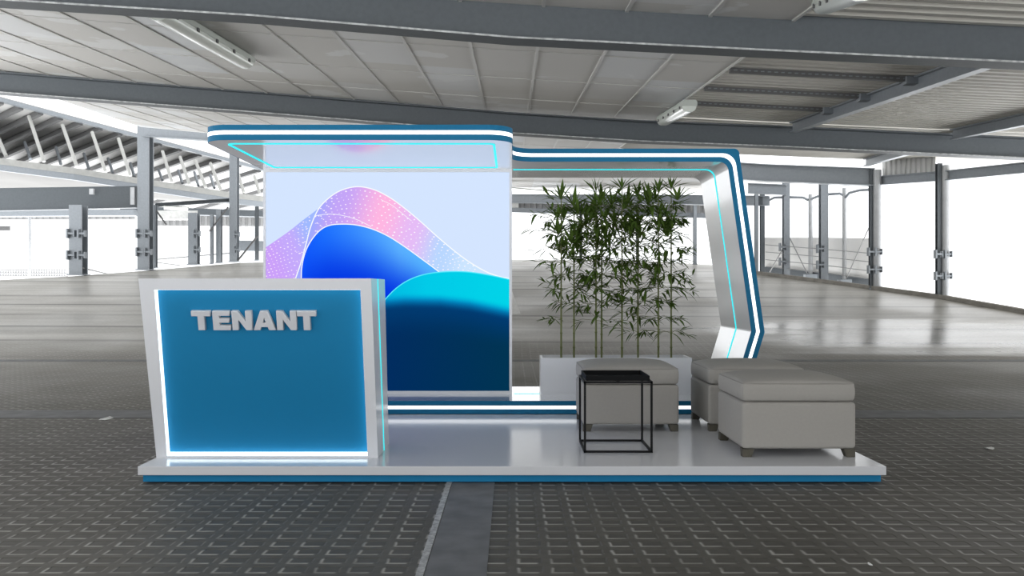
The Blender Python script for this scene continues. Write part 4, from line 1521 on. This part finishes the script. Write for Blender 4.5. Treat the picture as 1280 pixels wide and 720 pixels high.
# ---- ottomans
def ottoman(x0, yf, label):
    w, dp = .645, .622
    z = .095
    t_ = thing('ottoman', (x0 + w / 2, yf, z), label, 'ottoman', 'grey upholstered ottomans')
    mb = MB(); mb.box(x0, x0 + w, yf, yf + dp, z + .046, z + .312)
    mb.build('body', M['fabric'], t_, smooth=50, bevel=.022, seg=5)
    # cushion: a box with rounded edges, a crowned top and four shallow tufts
    nx, ny = 44, 42
    zb_, zs, crown = z + .314, z + .416, .042
    c = MB()

    def sup(u):        # flattened dome profile
        return (1 - abs(u) ** 3.2)

    def topz(u, v):
        k = zs + crown * (sup(u) * sup(v)) ** .55
        for (a, b) in ((-.33, -.33), (.33, -.33), (-.33, .33), (.33, .33)):
            r2 = (u - a) ** 2 + (v - b) ** 2
            k -= .007 * math.exp(-r2 / .006)
        return k
    ins = .004
    cx, cy = x0 + w / 2, yf + dp / 2
    hw, hd = w / 2 - ins, dp / 2 - ins

    def sq(u, v):      # square to rounded square
        f_ = 1.0
        m_ = max(abs(u), abs(v)); n_ = min(abs(u), abs(v))
        if m_ > .9 and n_ > .9:
            e = (n_ - .9) / .1 * (m_ - .9) / .1
            f_ = 1 - .028 * e
        return cx + u * hw * f_, cy + v * hd * f_
    idx = {}
    for j in range(ny + 1):
        for i in range(nx + 1):
            u = -math.cos(math.pi * i / nx) * .35 + (2 * i / nx - 1) * .65
            v = -math.cos(math.pi * j / ny) * .35 + (2 * j / ny - 1) * .65
            x, y = sq(u, v)
            idx[i, j] = len(c.v)
            c.v.append(Vector((x, y, topz(u, v))))
    for j in range(ny):
        for i in range(nx):
            c.f.append((idx[i, j], idx[i + 1, j], idx[i + 1, j + 1], idx[i, j + 1])); c.m.append(0)
    rim = [idx[i, 0] for i in range(nx)] + [idx[nx, j] for j in range(ny)] + [idx[i, ny] for i in range(nx, 0, -1)] + [idx[0, j] for j in range(ny, 0, -1)]
    prev = rim
    levels = [(zs - .004, .003), (zs - .03, .007), (zs - .06, .007), (zb_ + .014, .004), (zb_ + .004, -.004), (zb_, -.016)]
    for (zz, o_) in levels:
        cur = []
        for k in rim:
            p = c.v[k]
            dx, dy = (p.x - cx) / hw, (p.y - cy) / hd
            q = Vector((p.x + o_ * max(-1, min(1, dx * 1.0)) * (1 if abs(dx) > .97 else 0), p.y + o_ * (1 if dy > .97 else (-1 if dy < -.97 else 0)), zz))
            cur.append(len(c.v)); c.v.append(q)
        for a in range(len(rim)):
            b = (a + 1) % len(rim)
            c.f.append((prev[a], prev[b], cur[b], cur[a])); c.m.append(0)
        prev = cur
    c.f.append(tuple(reversed(prev))); c.m.append(0)
    cu_ = c.build('cushion', M['fabric'], t_, smooth=60)
    mb = MB(); mb.tube([c.v[k] + Vector((0, 0, -.001)) for k in rim], .0036, 6, closed=True)
    mb.build('piping', M['piping'], cu_, smooth=60)
    for (sx, sy) in ((0, 0), (1, 0), (0, 1), (1, 1)):
        lx = x0 + (.004 if sx == 0 else w - .004 - .05); ly = yf + (.004 if sy == 0 else dp - .004 - .05)
        tp = .016
        ax0, ax1 = (lx - .0, lx + .05 + tp) if sx == 0 else (lx - tp, lx + .05)
        ay0, ay1 = (ly, ly + .05 + tp) if sy == 0 else (ly - tp, ly + .05)
        mb = MB(); mb.hexa([(lx, ly, z), (lx + .05, ly, z), (lx + .05, ly + .05, z), (lx, ly + .05, z), (ax0, ay0, z + .047), (ax1, ay0, z + .047), (ax1, ay1, z + .047), (ax0, ay1, z + .047)])
        mb.build('leg', M['leg_wood'], t_, bevel=.002)
    return t_


ot = ottoman(1.303, 5.15, 'grey ottoman at the front right corner of the platform')
copy_thing(ot, (1.311 + .3225, 6.07, .095), 'grey ottoman partly hidden behind the front right ottoman')
copy_thing(ot, (.470 + .3225, 6.07, .095), 'grey ottoman standing behind the black side table')

# ---- side table with tray
TX0, TX1, TY0, TY1, TZ = .418, .818, 5.29, 5.69, .095
st = thing('side_table', (.618, 5.29, TZ), 'thin black wire frame side table with a black tray on top', 'side table')
r = .0125
zt_ = TZ + .416
for (x, y) in ((TX0, TY0), (TX1, TY0), (TX0, TY1), (TX1, TY1)):
    sx = r / 2 if x == TX0 else -r / 2; sy = r / 2 if y == TY0 else -r / 2
    mb = MB(); mb.bar((x + sx, y + sy, TZ), (x + sx, y + sy, zt_), r)
    mb.build('leg', M['black'], st)
for nm, z in (('bottom_rail', TZ + r / 2), ('top_rail', zt_ - r / 2)):
    for (a, b) in (((TX0, TY0 + r / 2), (TX1, TY0 + r / 2)), ((TX0, TY1 - r / 2), (TX1, TY1 - r / 2)), ((TX0 + r / 2, TY0), (TX0 + r / 2, TY1)), ((TX1 - r / 2, TY0), (TX1 - r / 2, TY1))):
        mb = MB(); mb.bar((*a, z), (*b, z), r * .98)
        mb.build(nm, M['black'], st)
mb = MB()
tx0, tx1, ty0, ty1, tz0, tz1 = .431, .803, 5.31, 5.67, .511, .541
e = .006
mb.box(tx0, tx1, ty0, ty1, tz0, tz0 + .006)
mb.box(tx0, tx1, ty0, ty0 + e, tz0 + .006, tz1); mb.box(tx0, tx1, ty1 - e, ty1, tz0 + .006, tz1)
mb.box(tx0, tx0 + e, ty0 + e, ty1 - e, tz0 + .006, tz1); mb.box(tx1 - e, tx1, ty0 + e, ty1 - e, tz0 + .006, tz1)
mb.build('tray', M['tray_black'], st)
mb = MB(); mb.box(.606, .628, 5.287, 5.305, .499, .513); mb.build('catch', M['black'], st, bevel=.003)

# ================================================================== LIGHT AND CAMERA
wd = bpy.data.worlds.new('overcast_sky'); SC.world = wd
wd.use_nodes = True
bg = wd.node_tree.nodes['Background']
bg.inputs['Color'].default_value = (0.97, 0.985, 1.0, 1)
# bright overcast sky above the horizon, an added, brighter fill below it to light the ceiling
wt = wd.node_tree
wtc = wt.nodes.new('ShaderNodeTexCoord'); wsp = wt.nodes.new('ShaderNodeSeparateXYZ'); wmr = wt.nodes.new('ShaderNodeMapRange')
wt.links.new(wtc.outputs['Generated'], wsp.inputs[0]); wt.links.new(wsp.outputs['Z'], wmr.inputs['Value'])
wmr.inputs['From Min'].default_value = -0.06; wmr.inputs['From Max'].default_value = 0.0
wmr.inputs['To Min'].default_value = FILL_L; wmr.inputs['To Max'].default_value = SKY_L
wt.links.new(wmr.outputs[0], bg.inputs['Strength'])

cam = bpy.data.cameras.new('camera')
cam.lens = 36.0 * F / 1280.0
cam.sensor_width = 36.0
cam.clip_end = 300
co = bpy.data.objects.new('camera', cam); COL.objects.link(co)
co.location = (0, 0, CAM_Z)
co.rotation_euler = (math.radians(90), 0, 0)
SC.camera = co

SC.view_settings.view_transform = 'Standard'
SC.view_settings.look = 'None'
SC.view_settings.gamma = 1.0
SC.view_settings.exposure = 0.0
SC.view_settings.use_curve_mapping = False
SC.cycles.use_denoising = True
